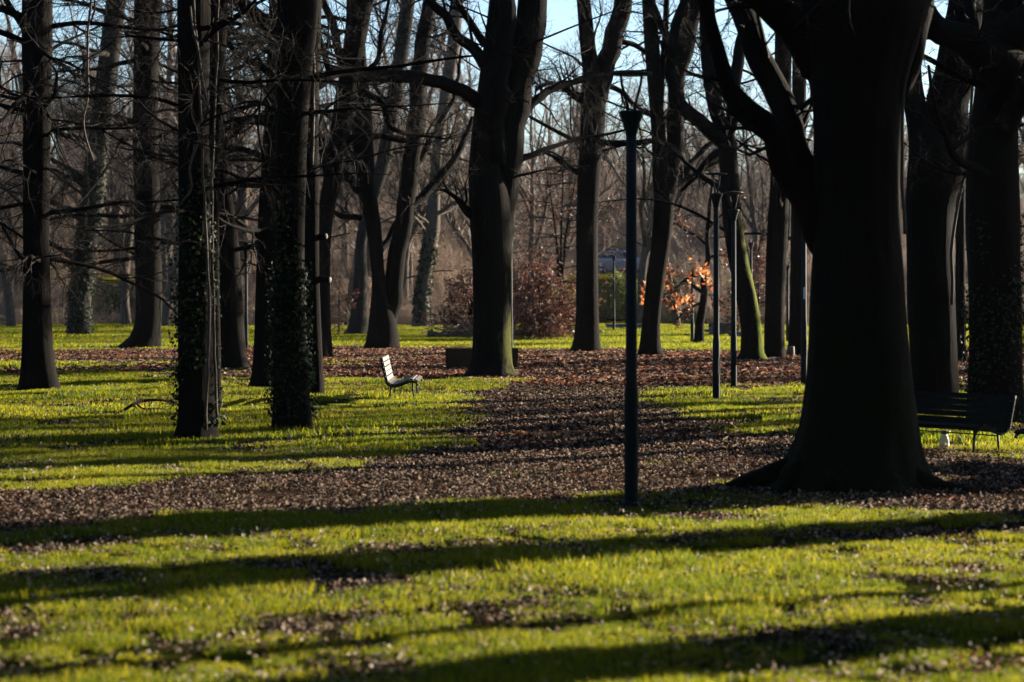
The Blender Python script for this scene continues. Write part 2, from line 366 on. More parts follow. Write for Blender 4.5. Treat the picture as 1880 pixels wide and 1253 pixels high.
def scatter_litter():
    zones = [(8.5, 26, .45, 110, .036, .11, 'litter'), (26, 43, .8, 150, .052, .28, 'litter'), (43, 75, 1.5, 170, .11, 1.1, 'litter_red')]
    for zi, (d0, d1, size, nl, ls, cell, mt) in enumerate(zones):
        pr = [litter_patch(size, nl, ls, M[mt if k < 4 else ('litter' if mt != 'litter' else 'litter_red')]) for k in range(6)] + [litter_patch(size, max(nl // 6, 5), ls * .8, M['litter_pale'], .04, .9) for k in range(3)]
        n = int(area(d0, d1) / cell * 1.9); x, y = cone_points(n, d0, d1)
        a = lawn_amount(x, y); a = np.where(lawn_gap(x, y) & (a > .9) & (rng.random(n) < .7), .3, a)
        keep = rng.random(n) < np.where(a > .9, .6 if d0 < 20 else .25, 1.0)
        x, y, a = x[keep], y[keep], a[keep]
        idx = np.where(a > .9, rng.integers(6, 9, len(x)), np.where(rng.random(len(x)) < (.97, .95, .6)[zi], rng.integers(0, 4, len(x)), rng.integers(4, 6, len(x))))
        z = ground_z(x, y) + np.where(a > .9, .022, 0)
        lab = ['small brown dead leaves over the near path and lawn', 'brown dead leaves covering the middle of the path', 'red brown leaf litter belt under the middle trees'][zi]
        scatter('leaf_litter', lab, 'leaves', np.stack([x, y, z], -1), rng.random(len(x)) * 6.283, rng.uniform(.8, 1.2, len(x)), idx, pr)
scatter_grass(); scatter_litter()

# ------------------------------------------------------------------ trees
def spawn(Pn, Rn, per, length, k, ang=(30, 75), t0=.15, t1=1.0, rise=.0, wob=.22, rr=.55, lenvar=(.5, 1.2), taper=.15, flat=0.0, rmin=.0035):
    n, kk, _ = Pn.shape; m = n * per
    pi = np.repeat(np.arange(n), per); t = t0 + (t1 - t0) * rng.random(m)
    f = t * (kk - 1); i = np.minimum(f.astype(int), kk - 2); fr = (f - i)[:, None]
    pos = Pn[pi, i] * (1 - fr) + Pn[pi, i + 1] * fr; T = nrm(Pn[pi, i + 1] - Pn[pi, i])
    r = Rn[pi, i] * (1 - fr[:, 0]) + Rn[pi, i + 1] * fr[:, 0]
    rnd = nrm(rng.normal(size=(m, 3)) * np.array([1, 1, 1 - flat])); perp = nrm(np.cross(T, rnd)); a = np.radians(rng.uniform(*ang, m))[:, None]
    D = nrm(T * np.cos(a) + perp * np.sin(a) + np.array([0, 0, rise]))
    L = (length * rng.uniform(*lenvar, m) * (1 - .35 * t))[:, None]
    out = [pos]; cur = pos
    for s in range(k - 1):
        D = nrm(D + rng.normal(size=(m, 3)) * wob + np.array([0, 0, rise * .3])); cur = cur + D * L / (k - 1); out.append(cur)
    R0 = np.maximum(np.minimum(r * rr, L[:, 0] * .03), rmin); tt = np.linspace(1, taper, k)
    return np.stack(out, 1), R0[:, None] * tt[None]

def trunk_mesh(cl, rad, nr, ns, mat, seed, flare=.0, base_z=0.0, rough=.05):
    cr = catmull(np.column_stack([cl, rad]), nr); c, r = cr[:, :3], np.maximum(cr[:, 3], .01)
    _, Qd = tubes(c[None], r[None], ns)
    a = np.arange(ns) / ns * 2 * math.pi; ofs = r[:, None, None] * np.stack([np.cos(a), np.sin(a), 0 * a], -1)[None]; ph = random.random() * 6.28; nl = random.choice([4, 5, 6])
    zz = c[:, 2] - base_z
    lobe = flare * np.exp(-np.maximum(zz, 0) / .38)[:, None] * (np.maximum(0, np.cos(nl * a + ph))[None] ** 1.5)
    dsp = np.ones((nr, ns)) + lobe
    for i in range(nr):
        for j in range(ns):
            ca, sa = math.cos(a[j]), math.sin(a[j])
            dsp[i, j] += rough * (mnoise.noise((ca * 2.3 + seed, sa * 2.3, zz[i] * .7)) + .55 * mnoise.noise((ca * 7 + seed, sa * 7, zz[i] * 1.3)) + .4 * mnoise.noise((ca * 16, sa * 16 + seed, zz[i] * 2.2)))
    V = c[:, None] + ofs * dsp[:, :, None]
    return mesh_quads('trunk', V.reshape(-1, 3), Qd, mat), V, c, r

def ivy_on(V, z0, z1, n, size, parent, dens_side=None, name='ivy', origin=None):
    """ivy leaves over the surface rings V (nr,ns,3)"""
    nr, ns, _ = V.shape; cz = V[:, :, 2].mean(1); rows = np.where((cz > z0) & (cz < z1))[0]
    if len(rows) < 2: return
    i = rng.integers(rows[0], rows[-1], n); j = rng.integers(0, ns, n)
    fr = rng.random((n, 1)); fs = rng.random((n, 1)); i1 = np.minimum(i + 1, nr - 1); j1 = (j + 1) % ns
    p = (V[i, j] * (1 - fr) + V[i1, j] * fr) * (1 - fs) + (V[i, j1] * (1 - fr) + V[i1, j1] * fr) * fs
    ctr = V[i].mean(1); out = nrm((p - ctr) * np.array([1, 1, 0]))
    cl = np.array([mnoise.noise((a[0] * 3.1, a[1] * 3.1, a[2] * 1.1)) for a in p]); k = cl > rng.uniform(-.45, .15, n) + np.clip((p[:, 2] - z1 * .55) / (z1 * .45), 0, 1) * .6
    p, out = p[k], out[k]; m = len(p)
    p = p + out * (rng.random((m, 1)) ** 1.5 * .10 + .01)
    up = out + rng.normal(size=(m, 3)) * .5 + np.array([0, 0, .25])
    me = leaves_mesh(p - (origin if origin is not None else 0), size * rng.uniform(.6, 1.3, m), up, M['ivy'], 'ivy', .12, .85)
    o = link(name, me, parent); tag(o, kind='stuff'); return o

class Tree:
    def __init__(s, name, label, base, group=None):
        s.o = np.array([base[0], base[1], float(ground_z(np.array([base[0]]), np.array([base[1]]))[0])])
        s.e = thing(name, label, 'tree', tuple(s.o), group); s.limbs = []; s.V = None; s.group = group
        s.seed = random.random() * 90
    def trunk(s, cl, rad, mat, nr=60, ns=20, flare=0.0, rough=.05, name='trunk'):
        cl = np.asarray(cl, float)
        me, V, c, r = trunk_mesh(cl - s.o, rad, nr, ns, M[mat], s.seed, flare, 0, rough)
        o = link(name, me, s.e); s.c = c + s.o; s.r = r; s.V = V + s.o; return o
    def limb(s, pts, rad, mat, sides=9, k=16, crown=True, name='limb'):
        pr = catmull(np.column_stack([np.asarray(pts, float), rad]), k); c, r = pr[:, :3], np.maximum(pr[:, 3], .006)
        jit = np.array([[mnoise.noise((p[0] * 1.7 + s.seed, p[1] * 1.7, p[2] * 1.7 + q * 9)) for q in range(3)] for p in c]) * np.minimum(r, .1)[:, None] * 1.1
        jit[0] = 0; c = c + jit
        b = Q(); b.tube(c - s.o, r, sides, True); b.obj(name, M[mat], s.e)
        if crown: s.limbs.append((c, r))
        return c, r
    def auto(s, n, z0, z1, length, rise, mat, rfac=.28, az=None, crown=True, sides=7, wob=.16, rmax=.12):
        for _ in range(n):
            z = rng.uniform(z0, z1); i = int(np.argmin(np.abs(s.c[:, 2] - z))); p = s.c[i]; r0 = min(s.r[i] * rfac * rng.uniform(.5, 1.2), rmax)
            a = rng.uniform(0, 6.283) if az is None else rng.uniform(*az)
            D = np.array([math.cos(a), math.sin(a), rise + rng.uniform(-.15, .3)]); D /= np.linalg.norm(D)
            L = length * rng.uniform(.6, 1.25); pts = [p]; cur = p + D * s.r[i] * .6; pts.append(cur)
            for q in range(5):
                D = nrm(D + rng.normal(size=3) * wob + np.array([0, 0, rise * .06 - .02])); cur = cur + D * L / 5; pts.append(cur)
            rad = np.concatenate([[r0 * 1.3, r0], r0 * np.linspace(.85, .18, 5)])
            s.limb(pts, rad, mat, sides, 12, crown)
    def crown(s, per=(6, 7, 3), lens=(1.3, .6, .28), rise=.05, mat='twig', flat=.2, leaves=None, first=0.12, wob=.22, extra=None, rmin=.0035, name='crown'):
        if not s.limbs: return
        k = 12; Pn = []; Rn = []
        for c, r in s.limbs:
            q = catmull(np.column_stack([c, r]), k); Pn.append(q[:, :3]); Rn.append(q[:, 3])
        Pn = np.array(Pn); Rn = np.maximum(np.array(Rn), .006); b = Q()
        P1, R1 = spawn(Pn, Rn, per[0], lens[0], 6, (30, 70), first, 1.0, rise, wob, .5, flat=flat, rmin=rmin * 2); b.add(*tubes(P1 - s.o, R1, 4))
        P2, R2 = spawn(P1, R1, per[1], lens[1], 4, (25, 70), .1, 1.0, rise, wob, .6, flat=flat, rmin=rmin * 1.3); b.add(*tubes(P2 - s.o, R2, 3))
        P3, R3 = spawn(P2, R2, per[2], lens[2], 3, (25, 65), .2, 1.0, rise, wob, .7, flat=flat, rmin=rmin); b.add(*tubes(P3 - s.o, R3, 3))
        o = b.obj(name, M[mat], s.e); s.tips = P3
        if leaves:
            mt, n, size = leaves; t = P3[rng.integers(0, len(P3), n)]; f = rng.random((n, 1)); p = t[:, 0] * (1 - f) + t[:, -1] * f
            p = p + rng.normal(size=p.shape) * size * .35; up = rng.normal(size=(n, 3)) * .8 + np.array([0, 0, .5])
            lo = link('leaves', leaves_mesh(p - s.o, size * rng.uniform(.6, 1.25, n), up, M[mt], 'leaves', .3, .6), s.e); tag(lo, kind='stuff')
        return o
    def ivy(s, z0, z1, n, size): ivy_on(s.V, z0, z1, n, size, s.e, origin=s.o)
    def stub(s, px, py, d, dr, r, L, mat='bark'):
        p = P(px, py, d); D = nrm(np.array(dr, float)); b = Q(); b.tube([p - D * .1 - s.o, p + D * L * .5 - s.o, p + D * L - s.o], [r * 1.25, r, r * .95], 10, False)
        so_ = b.obj('branch_stub', M[mat], s.e)
        c = Q(); c.tube([p + D * L - s.o, p + D * (L + .012) - s.o], [r * .94, r * .9], 10, True); c.obj('cut_face', M['wood'], so_)
    def vine(s, pix, d, r=.02):
        pts = catmull([P(x, y, d + dd) for x, y, dd in pix], 26)
        pts = pts + np.array([[mnoise.noise((p[2] * 2.1 + s.seed, q * 7, 0)) for q in range(3)] for p in pts]) * .03
        b = Q(); b.tube(pts - s.o, np.linspace(r, r * .7, 26), 6); return b.obj('vine', M['vine'], s.e)

def traced(name, label, d, rows, mat='bark', H=12.0, top_dir=(0, 0, 1), nr=60, ns=20, flare=.0, group='park trees on the lawns', rough=.05, end_r=.35):
    """rows: (photo row, left edge, right edge) from the base up; the trunk then goes on to height H"""
    y0, l0, r0 = rows[0]; base = P((l0 + r0) / 2, y0, d)
    t = Tree(name, label, base, group)
    cl = []; rd = []
    first = True
    for (y, l, r) in rows:
        p = P((l + r) / 2, y, d); rr = (r - l) / 2 / F * d
        if first:
            cl.append([p[0], p[1], t.o[2] - .35]); rd.append(rr * 1.08); p[2] = t.o[2]; first = False
        cl.append(p); rd.append(rr)
    cl = np.array(cl); p = cl[-1].copy(); v = nrm(cl[-1] - cl[-2]) * .6 + nrm(np.array(top_dir, float)) * .6; v = nrm(v)
    while p[2] < H:
        p = p + v * 1.2; cl = np.vstack([cl, p]); f = np.clip((H - p[2]) / max(H - cl[len(rows)][2], .1), 0, 1); rd.append(rd[len(rows)] * (end_r + (1 - end_r) * f)); v = nrm(v + rng.normal(size=3) * .05)
    t.trunk(cl, np.array(rd), mat, nr, ns, flare, rough)
    t.d = d
    return t
def plimb(t, pix, mat='bark', d=None, k=18, crown=True, sides=9, name='limb'):
    """pix: (x, y, width, depth offset)"""
    d = d or t.d
    pts = [P(x, y, d + dd) for x, y, w, dd in pix]; rad = [w / 2 / F * d for x, y, w, dd in pix]
    return t.limb(pts, rad, mat, sides, k, crown, name)

def park_trees():
    # --- left side
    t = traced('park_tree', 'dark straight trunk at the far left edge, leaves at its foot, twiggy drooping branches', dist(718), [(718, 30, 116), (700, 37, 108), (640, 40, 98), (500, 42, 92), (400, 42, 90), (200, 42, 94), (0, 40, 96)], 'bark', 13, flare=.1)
    t.auto(26, 1.9, 6.5, 3.4, .05, 'bark', .2); t.auto(5, 6, 11, 3.5, .6, 'bark'); t.crown((7, 7, 3), (1.5, .7, .32), -.04)
    t.vine([(168, -10, -3), (160, 80, -3), (163, 160, -3), (153, 215, -3), (160, 260, -3), (172, 296, -3)], t.d, .022)
    t = traced('park_tree', 'ivy wrapped trunk far back at left between two darker trunks', dist(618), [(618, 120, 170), (605, 123, 166), (540, 126, 168), (470, 134, 176), (400, 145, 186), (200, 168, 208), (0, 196, 232)], 'bark_grey', 15, rough=.07)
    t.auto(16, 2.5, 11, 4.5, .2, 'bark_grey'); t.crown((7, 6, 3), (1.8, .9, .42), .03, rmin=.006); t.ivy(.0, 8, 3600, .10)
    t = traced('park_tree', 'trunk with a long flared root sweeping left into the red leaves', dist(639), [(639, 205, 297), (632, 222, 296), (618, 238, 296), (595, 246, 296), (560, 249, 297), (450, 247, 296), (300, 245, 292), (150, 245, 290), (0, 246, 298)], 'bark', 15)
    t.auto(24, 2.6, 10, 4.6, .05, 'bark', .22); t.crown((7, 7, 3), (1.8, .85, .38), -.04, rmin=.005)
    t = traced('ivy_tree', 'left of two ivy clad trunks on the sunlit lawn, brown vines up it', dist(806), [(806, 318, 404), (790, 324, 400), (740, 327, 394), (600, 327, 390), (450, 328, 388), (250, 328, 384), (100, 326, 384), (0, 325, 386)], 'bark', 12, nr=90, ns=30, flare=.12, rough=.06)
    t.auto(16, 2.3, 6, 2.6, .1, 'bark', .16); t.auto(4, 6, 10, 3, .6, 'bark'); t.crown((7, 7, 3), (1.2, .55, .26), -.03); t.ivy(.05, 3.2, 3200, .05)
    for a in ([(376, 790, -.1), (384, 600, -.12), (380, 450, -.12), (372, 300, -.2), (368, 200, -.2), (360, 60, -.2), (355, -20, -.2)], [(398, 780, .05), (392, 560, .05), (390, 330, .05), (396, 150, .05), (402, -20, .05)], [(372, 240, -.25), (350, 300, -.3), (352, 345, -.3), (335, 370, -.3)], [(383, 200, -.2), (362, 100, -.25), (350, 10, -.25)]):
        t.vine(a, t.d - .15, .019)
    t = traced('park_tree', 'slim trunk standing close behind the left ivy clad trunk', dist(756), [(756, 384, 409), (740, 386, 407), (600, 385, 404), (400, 384, 402), (200, 384, 408), (0, 386, 420)], 'bark', 12, ns=16)
    t.auto(7, 2.2, 9, 2.6, .2, 'bark', .3); t.crown((6, 6, 2), (1.1, .55, .26), .0)
    t.stub(403, 205, t.d - .2, (.1, -.2, 1), .07, .1)
    t = traced('park_tree', 'tapering dark trunk left of the distant lamp, leaning left', dist(679), [(679, 402, 462), (665, 402, 455), (620, 401, 450), (520, 400, 444), (420, 399, 436), (300, 393, 418), (100, 388, 415), (0, 386, 412)], 'bark', 14, flare=.15)
    t.auto(15, 2.5, 9, 3.4, .1, 'bark'); t.crown((7, 7, 3), (1.5, .7, .32), -.03)
    t = traced('park_tree', 'broad dark trunk just behind the right ivy clad trunk', dist(716), [(716, 452, 532), (700, 460, 528), (640, 466, 524), (500, 470, 522), (400, 474, 522), (200, 486, 524), (0, 495, 530)], 'bark', 13, flare=.1)
    t.auto(13, 2.4, 6.5, 2.9, .08, 'bark', az=(2.0, 4.4)); t.auto(4, 5, 11, 3.4, .5, 'bark'); plimb(t, [(505, 60, 34, 0), (470, 28, 28, -.2), (440, 5, 24, -.4), (400, -12, 20, -.6)], k=10)
    plimb(t, [(490, 225, 16, 0), (440, 226, 10, -.2), (405, 245, 7, -.4)]); plimb(t, [(490, 130, 14, 0), (450, 108, 10, -.2), (418, 78, 7, -.4), (404, 40, 4, -.6)]); t.crown((6, 6, 3), (1.2, .6, .28), .0)
    t = traced('ivy_tree', 'right of two ivy clad trunks on the sunlit lawn, pale ivy down its side', dist(791), [(791, 494, 578), (775, 500, 572), (700, 501, 566), (560, 503, 560), (400, 506, 560), (200, 508, 566), (100, 508, 576), (0, 508, 584)], 'bark', 12, nr=90, ns=30, flare=.12, rough=.06)
    t.auto(11, 2.4, 6, 2.4, .12, 'bark', .17); t.auto(4, 6, 10, 3, .6, 'bark'); t.crown((6, 6, 3), (1.1, .55, .26), .0); t.ivy(.05, 3.0, 3600, .052)
    t.vine([(566, 780, .0), (556, 640, -.02), (552, 480, -.05), (554, 300, -.05), (556, 150, -.1), (552, -20, -.1)], t.d, .034); t.vine([(573, 300, .1), (575, 150, .1), (579, -20, .1)], t.d, .03)
    t = traced('park_tree', 'slim trunk with pale cut stubs close behind the right ivy clad trunk', dist(729), [(729, 556, 600), (715, 560, 596), (640, 562, 592), (500, 560, 586), (350, 556, 586), (200, 552, 585), (0, 545, 590)], 'bark', 12)
    t.stub(583, 436, t.d, (1, -.5, .1), .05, .16); t.stub(585, 512, t.d, (1, -.4, -.1), .055, .2); t.auto(6, 2.6, 9, 2.6, .3, 'bark'); t.crown((6, 5, 2), (1.1, .55, .26), .0)
    # --- middle
    t = traced('leaning_tree', 'thick trunk leaning right above the slim trunk with stubs', 62.0, [(657, 560, 612), (600, 566, 608), (500, 572, 606), (400, 582, 612), (300, 598, 636), (200, 612, 650), (100, 628, 668), (0, 640, 686)], 'bark', 15, (.25, 0, 1))
    plimb(t, [(632, 150, 18, 0), (618, 60, 16, -.3), (596, 10, 13, -.5), (570, -30, 10, -.8)]); plimb(t, [(604, 330, 14, 0), (582, 250, 11, .4), (572, 200, 9, .6), (540, 150, 5, 1)])
    plimb(t, [(635, 130, 12, 0), (690, 118, 9, .4), (700, 60, 8, .6), (716, 0, 6, .9)]); t.auto(10, 4, 12, 4, .3, 'bark', .18); t.crown((7, 7, 3), (1.6, .8, .36), .0, rmin=.0045)
    t = traced('forked_tree', 'tree forking low into a V of two stems behind the pale bench', dist(643), [(643, 664, 737), (632, 670, 734), (600, 676, 730), (570, 679, 722), (540, 682, 712), (500, 682, 706), (420, 672, 700), (340, 655, 690), (200, 642, 682), (100, 636, 672), (0, 636, 668)], 'bark', 15, rough=.04)
    plimb(t, [(708, 610, 34, .1), (716, 560, 36, .15), (728, 480, 34, .2), (742, 400, 33, .3), (754, 300, 32, .4), (762, 220, 31, .5), (772, 100, 30, .6), (786, 10, 26, .7), (806, -120, 22, .9)], k=26, sides=14)
    plimb(t, [(752, 330, 16, .4), (772, 290, 13, .8), (800, 240, 10, 1.2), (836, 170, 8, 1.6), (846, 90, 5, 2)]); plimb(t, [(660, 350, 18, 0), (630, 310, 14, -.4), (606, 285, 12, -.7), (585, 240, 9, -1)])
    plimb(t, [(690, 470, 15, .1), (712, 440, 14, .6), (740, 396, 14, 1.2), (790, 345, 17, 2), (835, 290, 14, 2.5), (870, 215, 9, 3)]); plimb(t, [(660, 400, 12, 0), (630, 400, 10, -.3), (606, 385, 7, -.6)])
    t.auto(9, 4.5, 12, 4, .35, 'bark', .18); t.crown((7, 7, 3), (1.6, .8, .38), .0, rmin=.005)
    t = traced('park_tree', 'short flared grey trunk seen behind the left stem of the V', dist(616), [(616, 626, 680), (605, 636, 676), (570, 644, 674), (500, 650, 674), (430, 655, 676), (300, 690, 716), (150, 716, 742), (0, 736, 762)], 'bark_grey', 17)
    t.auto(8, 3, 14, 5, .5, 'bark_grey'); t.crown((7, 7, 3), (1.8, .9, .45), .04, rmin=.007)
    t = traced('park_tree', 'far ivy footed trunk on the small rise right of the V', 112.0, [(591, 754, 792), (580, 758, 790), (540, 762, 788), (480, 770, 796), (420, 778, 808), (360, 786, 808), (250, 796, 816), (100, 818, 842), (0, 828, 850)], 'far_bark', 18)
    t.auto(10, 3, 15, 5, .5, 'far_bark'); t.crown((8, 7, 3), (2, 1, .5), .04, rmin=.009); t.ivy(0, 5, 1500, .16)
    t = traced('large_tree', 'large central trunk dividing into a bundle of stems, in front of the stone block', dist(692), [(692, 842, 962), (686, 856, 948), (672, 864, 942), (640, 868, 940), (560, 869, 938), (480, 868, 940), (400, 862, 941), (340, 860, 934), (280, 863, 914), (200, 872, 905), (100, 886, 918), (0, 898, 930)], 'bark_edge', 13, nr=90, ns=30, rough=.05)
    plimb(t, [(908, 450, 62, .1), (916, 390, 60, .1), (926, 330, 56, .1), (936, 270, 56, .1), (944, 200, 62, .1), (960, 110, 60, .15), (978, 0, 54, .2), (1000, -180, 40, .4)], 'bark', k=24, sides=16)
    plimb(t, [(914, 300, 30, -.2), (914, 200, 34, -.2), (924, 100, 36, -.25), (930, 0, 30, -.3), (940, -140, 24, -.3)], 'bark', k=18, sides=12)
    plimb(t, [(880, 190, 26, 0), (840, 165, 25, -.5), (800, 147, 24, -.9), (740, 136, 23, -1.5), (680, 136, 24, -2.1), (640, 130, 22, -2.5), (600, 142, 20, -2.9), (556, 175, 14, -3.3)], 'bark', k=26, sides=12)
    plimb(t, [(660, 140, 14, -2.3), (672, 172, 13, -2.3), (700, 192, 12, -2.2), (710, 228, 11, -2.1), (728, 242, 9, -2), (770, 248, 6, -1.8), (820, 256, 4, -1.6)], 'bark', k=20); plimb(t, [(606, 140, 12, -2.8), (594, 95, 10, -2.8), (586, 30, 8, -3), (598, -30, 6, -3)], 'bark')
    plimb(t, [(890, 120, 24, 0), (858, 78, 20, -.3), (826, 48, 18, -.6), (806, 20, 17, -.9), (780, -12, 14, -1.2)], 'bark'); plimb(t, [(890, 80, 16, 0), (866, 50, 14, .3), (848, 15, 13, .5), (836, -20, 10, .8)], 'bark')
    plimb(t, [(955, 225, 20, .1), (985, 185, 17, .5), (1020, 160, 14, 1), (1060, 148, 11, 1.5), (1120, 140, 7, 2)], 'bark'); plimb(t, [(948, 300, 14, .1), (1000, 275, 10, .6), (1050, 256, 8, 1.2), (1100, 250, 6, 1.7), (1170, 232, 4, 2.2)], 'bark')
    plimb(t, [(872, 392, 22, -.1), (850, 380, 14, -.2), (838, 368, 10, -.3), (815, 350, 5, -.5)], 'bark'); plimb(t, [(700, 250, 11, -2), (640, 258, 12, -2.2), (600, 270, 9, -2.6), (570, 272, 7, -3)], 'bark'); plimb(t, [(770, 250, 7, -1.8), (735, 258, 10, -1.9), (700, 250, 11, -2)], 'bark', crown=False)
    t.auto(9, 4.5, 11, 3.6, .4, 'bark', .16); t.crown((7, 7, 3), (1.25, .6, .28), .0)
    t = traced('park_tree', 'upright trunk left of the nearest lamp, forking above the lamp head', dist(649), [(649, 1040, 1110), (640, 1048, 1104), (600, 1056, 1100), (500, 1058, 1098), (400, 1058, 1098), (300, 1062, 1104), (240, 1066, 1110), (180, 1068, 1112), (130, 1070, 1108), (100, 1066, 1096), (0, 1058, 1084)], 'bark', 15, (-.2, 0, 1), rough=.04)
    plimb(t, [(1092, 190, 40, 0), (1108, 130, 38, 0), (1126, 70, 36, .1), (1142, 0, 34, .2), (1165, -120, 26, .4)], k=20, sides=14); plimb(t, [(1074, 320, 14, 0), (1046, 312, 10, -.3), (1020, 290, 7, -.6), (1000, 280, 5, -.8)])
    plimb(t, [(1072, 190, 16, 0), (1044, 165, 11, -.3), (1015, 155, 8, -.6), (985, 165, 6, -1)]); plimb(t, [(1100, 264, 12, 0), (1150, 262, 12, -.4), (1205, 262, 10, -.8), (1250, 280, 7, -1.2)]); plimb(t, [(1100, 150, 10, .1), (1140, 168, 10, .5), (1180, 205, 7, 1), (1220, 210, 5, 1.5)])
    plimb(t, [(1122, 75, 12, .1), (1180, 90, 9, .5), (1230, 128, 8, 1), (1290, 140, 5, 1.5)]); t.auto(10, 4, 12, 3.8, .3, 'bark', .18); t.crown((7, 7, 3), (1.5, .75, .36), .0, rmin=.0045)
    t = traced('park_tree', 'trunk right of the nearest lamp with orange leaves across its foot', dist(656), [(656, 1166, 1226), (645, 1172, 1216), (600, 1178, 1212), (520, 1186, 1220), (440, 1196, 1232), (370, 1200, 1238), (320, 1198, 1232), (250, 1196, 1222), (100, 1184, 1212), (0, 1178, 1204)], 'bark', 15, (-.1, 0, 1), rough=.04)
    plimb(t, [(1220, 380, 34, 0), (1230, 310, 32, 0), (1240, 240, 32, .1), (1244, 140, 30, .2), (1262, 70, 34, .3), (1280, 0, 34, .4), (1300, -100, 24, .6)], k=22, sides=14); plimb(t, [(1240, 130, 20, .2), (1232, 85, 16, 0), (1210, 45, 15, -.2), (1192, 0, 13, -.4), (1180, -50, 10, -.6)])
    plimb(t, [(1210, 250, 16, 0), (1214, 140, 14, .2), (1222, 60, 12, .3), (1226, -30, 10, .4)]); plimb(t, [(1236, 345, 14, 0), (1268, 300, 12, .4), (1300, 270, 9, .8), (1330, 255, 6, 1.2)]); plimb(t, [(1236, 340, 10, 0), (1270, 325, 9, .3), (1310, 300, 7, .7), (1345, 280, 4, 1)])
    t.auto(10, 4, 12, 3.6, .3, 'bark', .18); t.crown((7, 7, 3), (1.5, .75, .36), .0, rmin=.0045)
    t = traced('mossy_tree', 'leaning trunk with bright moss on its right side, behind two lamp posts', dist(664), [(664, 1346, 1412), (655, 1358, 1404), (600, 1360, 1398), (540, 1350, 1388), (480, 1338, 1374), (420, 1328, 1364), (340, 1322, 1358), (250, 1316, 1348), (200, 1300, 1328), (100, 1286, 1314), (0, 1284, 1312)], 'bark_moss', 14, (-.1, 0, 1), nr=80, ns=26, rough=.06)
    plimb(t, [(1335, 270, 30, 0), (1300, 240, 28, -.2), (1268, 210, 26, -.4), (1244, 182, 24, -.6), (1232, 140, 20, -.7), (1240, 60, 18, -.6), (1262, -30, 14, -.5)], k=20, sides=12); plimb(t, [(1336, 330, 26, 0), (1338, 240, 24, .2), (1352, 150, 24, .3), (1362, 60, 20, .4), (1368, -40, 16, .4)], k=18, sides=12)
    plimb(t, [(1330, 275, 16, 0), (1305, 290, 13, .4), (1275, 325, 9, .8), (1250, 350, 6, 1)]); t.auto(6, 3, 13, 3.6, .4, 'bark'); t.crown((7, 6, 3), (1.3, .65, .32), .02, rmin=.0045)
    t = traced('park_tree', 'plain upright dark trunk right of the mossy leaning trunk', dist(661), [(661, 1398, 1446), (650, 1402, 1442), (560, 1404, 1440), (480, 1406, 1444), (400, 1410, 1448), (330, 1414, 1450), (200, 1420, 1452), (0, 1424, 1454)], 'bark', 14)
    t.auto(9, 2.5, 12, 3.6, .3, 'bark'); t.crown((7, 6, 3), (1.3, .65, .32), .0, rmin=.0045)
    t = traced('park_tree', 'shadowed trunk behind the lamp post that carries a pale plate', dist(655), [(655, 1440, 1486), (640, 1446, 1482), (550, 1450, 1480), (400, 1452, 1480), (200, 1454, 1480), (0, 1456, 1482)], 'bark', 14)
    t.auto(8, 2.5, 12, 3.6, .3, 'bark'); t.crown((6, 6, 3), (1.3, .65, .32), .0, rmin=.0045)
    # --- right
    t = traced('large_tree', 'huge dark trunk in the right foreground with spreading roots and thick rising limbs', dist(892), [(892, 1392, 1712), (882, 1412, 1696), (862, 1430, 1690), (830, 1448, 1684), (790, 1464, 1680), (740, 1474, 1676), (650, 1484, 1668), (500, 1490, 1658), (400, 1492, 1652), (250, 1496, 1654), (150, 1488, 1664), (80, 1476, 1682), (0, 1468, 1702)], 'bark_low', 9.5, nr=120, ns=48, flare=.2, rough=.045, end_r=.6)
    plimb(t, [(1570, 560, 40, .1), (1530, 470, 56, .1), (1488, 385, 52, 0), (1450, 310, 46, -.1), (1414, 245, 44, -.25), (1370, 195, 38, -.4), (1340, 150, 32, -.5), (1314, 80, 26, -.7), (1284, -20, 24, -.9), (1262, -120, 18, -1)], 'bark', k=30, sides=16)
    plimb(t, [(1570, 470, 40, .1), (1515, 365, 56, .1), (1470, 290, 52, .2), (1434, 200, 50, .3), (1400, 110, 48, .45), (1362, 20, 46, .6), (1334, -60, 40, .8)], 'bark', k=24, sides=16); plimb(t, [(1510, 130, 60, 0), (1470, 70, 66, -.1), (1420, 20, 60, -.3), (1370, -30, 50, -.5)], 'bark', k=16, sides=16)
    plimb(t, [(1640, 160, 60, 0), (1672, 80, 44, .1), (1700, 0, 40, .2), (1730, -120, 30, .3)], 'bark', k=16, sides=14); t.auto(9, 4.2, 9, 2.6, .35, 'bark', .1); t.crown((6, 6, 3), (1.1, .55, .28), .0, first=.3)
    bx, by = t.o[0], t.o[1]
    for a, L, r in ((3.2, 1.25, .10), (3.75, 1.0, .09), (4.4, .95, .07), (5.2, .95, .08), (5.9, 1.15, .10), (.3, 1.1, .10), (2.7, 1.2, .10)):
        ca, sa = math.cos(a), math.sin(a); w = rng.uniform(-.25, .25)
        t.limb([(bx + ca * .3, by + sa * .3, .26), (bx + ca * .68, by + sa * .68, .09), (bx + ca * L * .8 - sa * w * .5, by + sa * L * .8 + ca * w * .5, .01), (bx + ca * L - sa * w, by + sa * L + ca * w, -.12)], [r * .6, r, r * .7, r * .4], 'bark_low', 10, 14, False, 'root')
    t.vine([(1662, 430, -.1), (1655, 300, -.1), (1660, 180, -.1), (1672, 110, -.1), (1690, 30, -.1)], t.d - .1, .018)
    t = traced('forked_tree', 'thick trunk behind the huge one, edge sunlit, splitting around a patch of sky', dist(762), [(762, 1664, 1770), (740, 1668, 1762), (650, 1670, 1758), (560, 1666, 1754), (450, 1664, 1750), (380, 1662, 1752), (330, 1664, 1766), (280, 1668, 1776), (240, 1666, 1720), (160, 1654, 1694), (80, 1650, 1692), (0, 1650, 1696)], 'bark', 10, nr=90, ns=30, rough=.04)
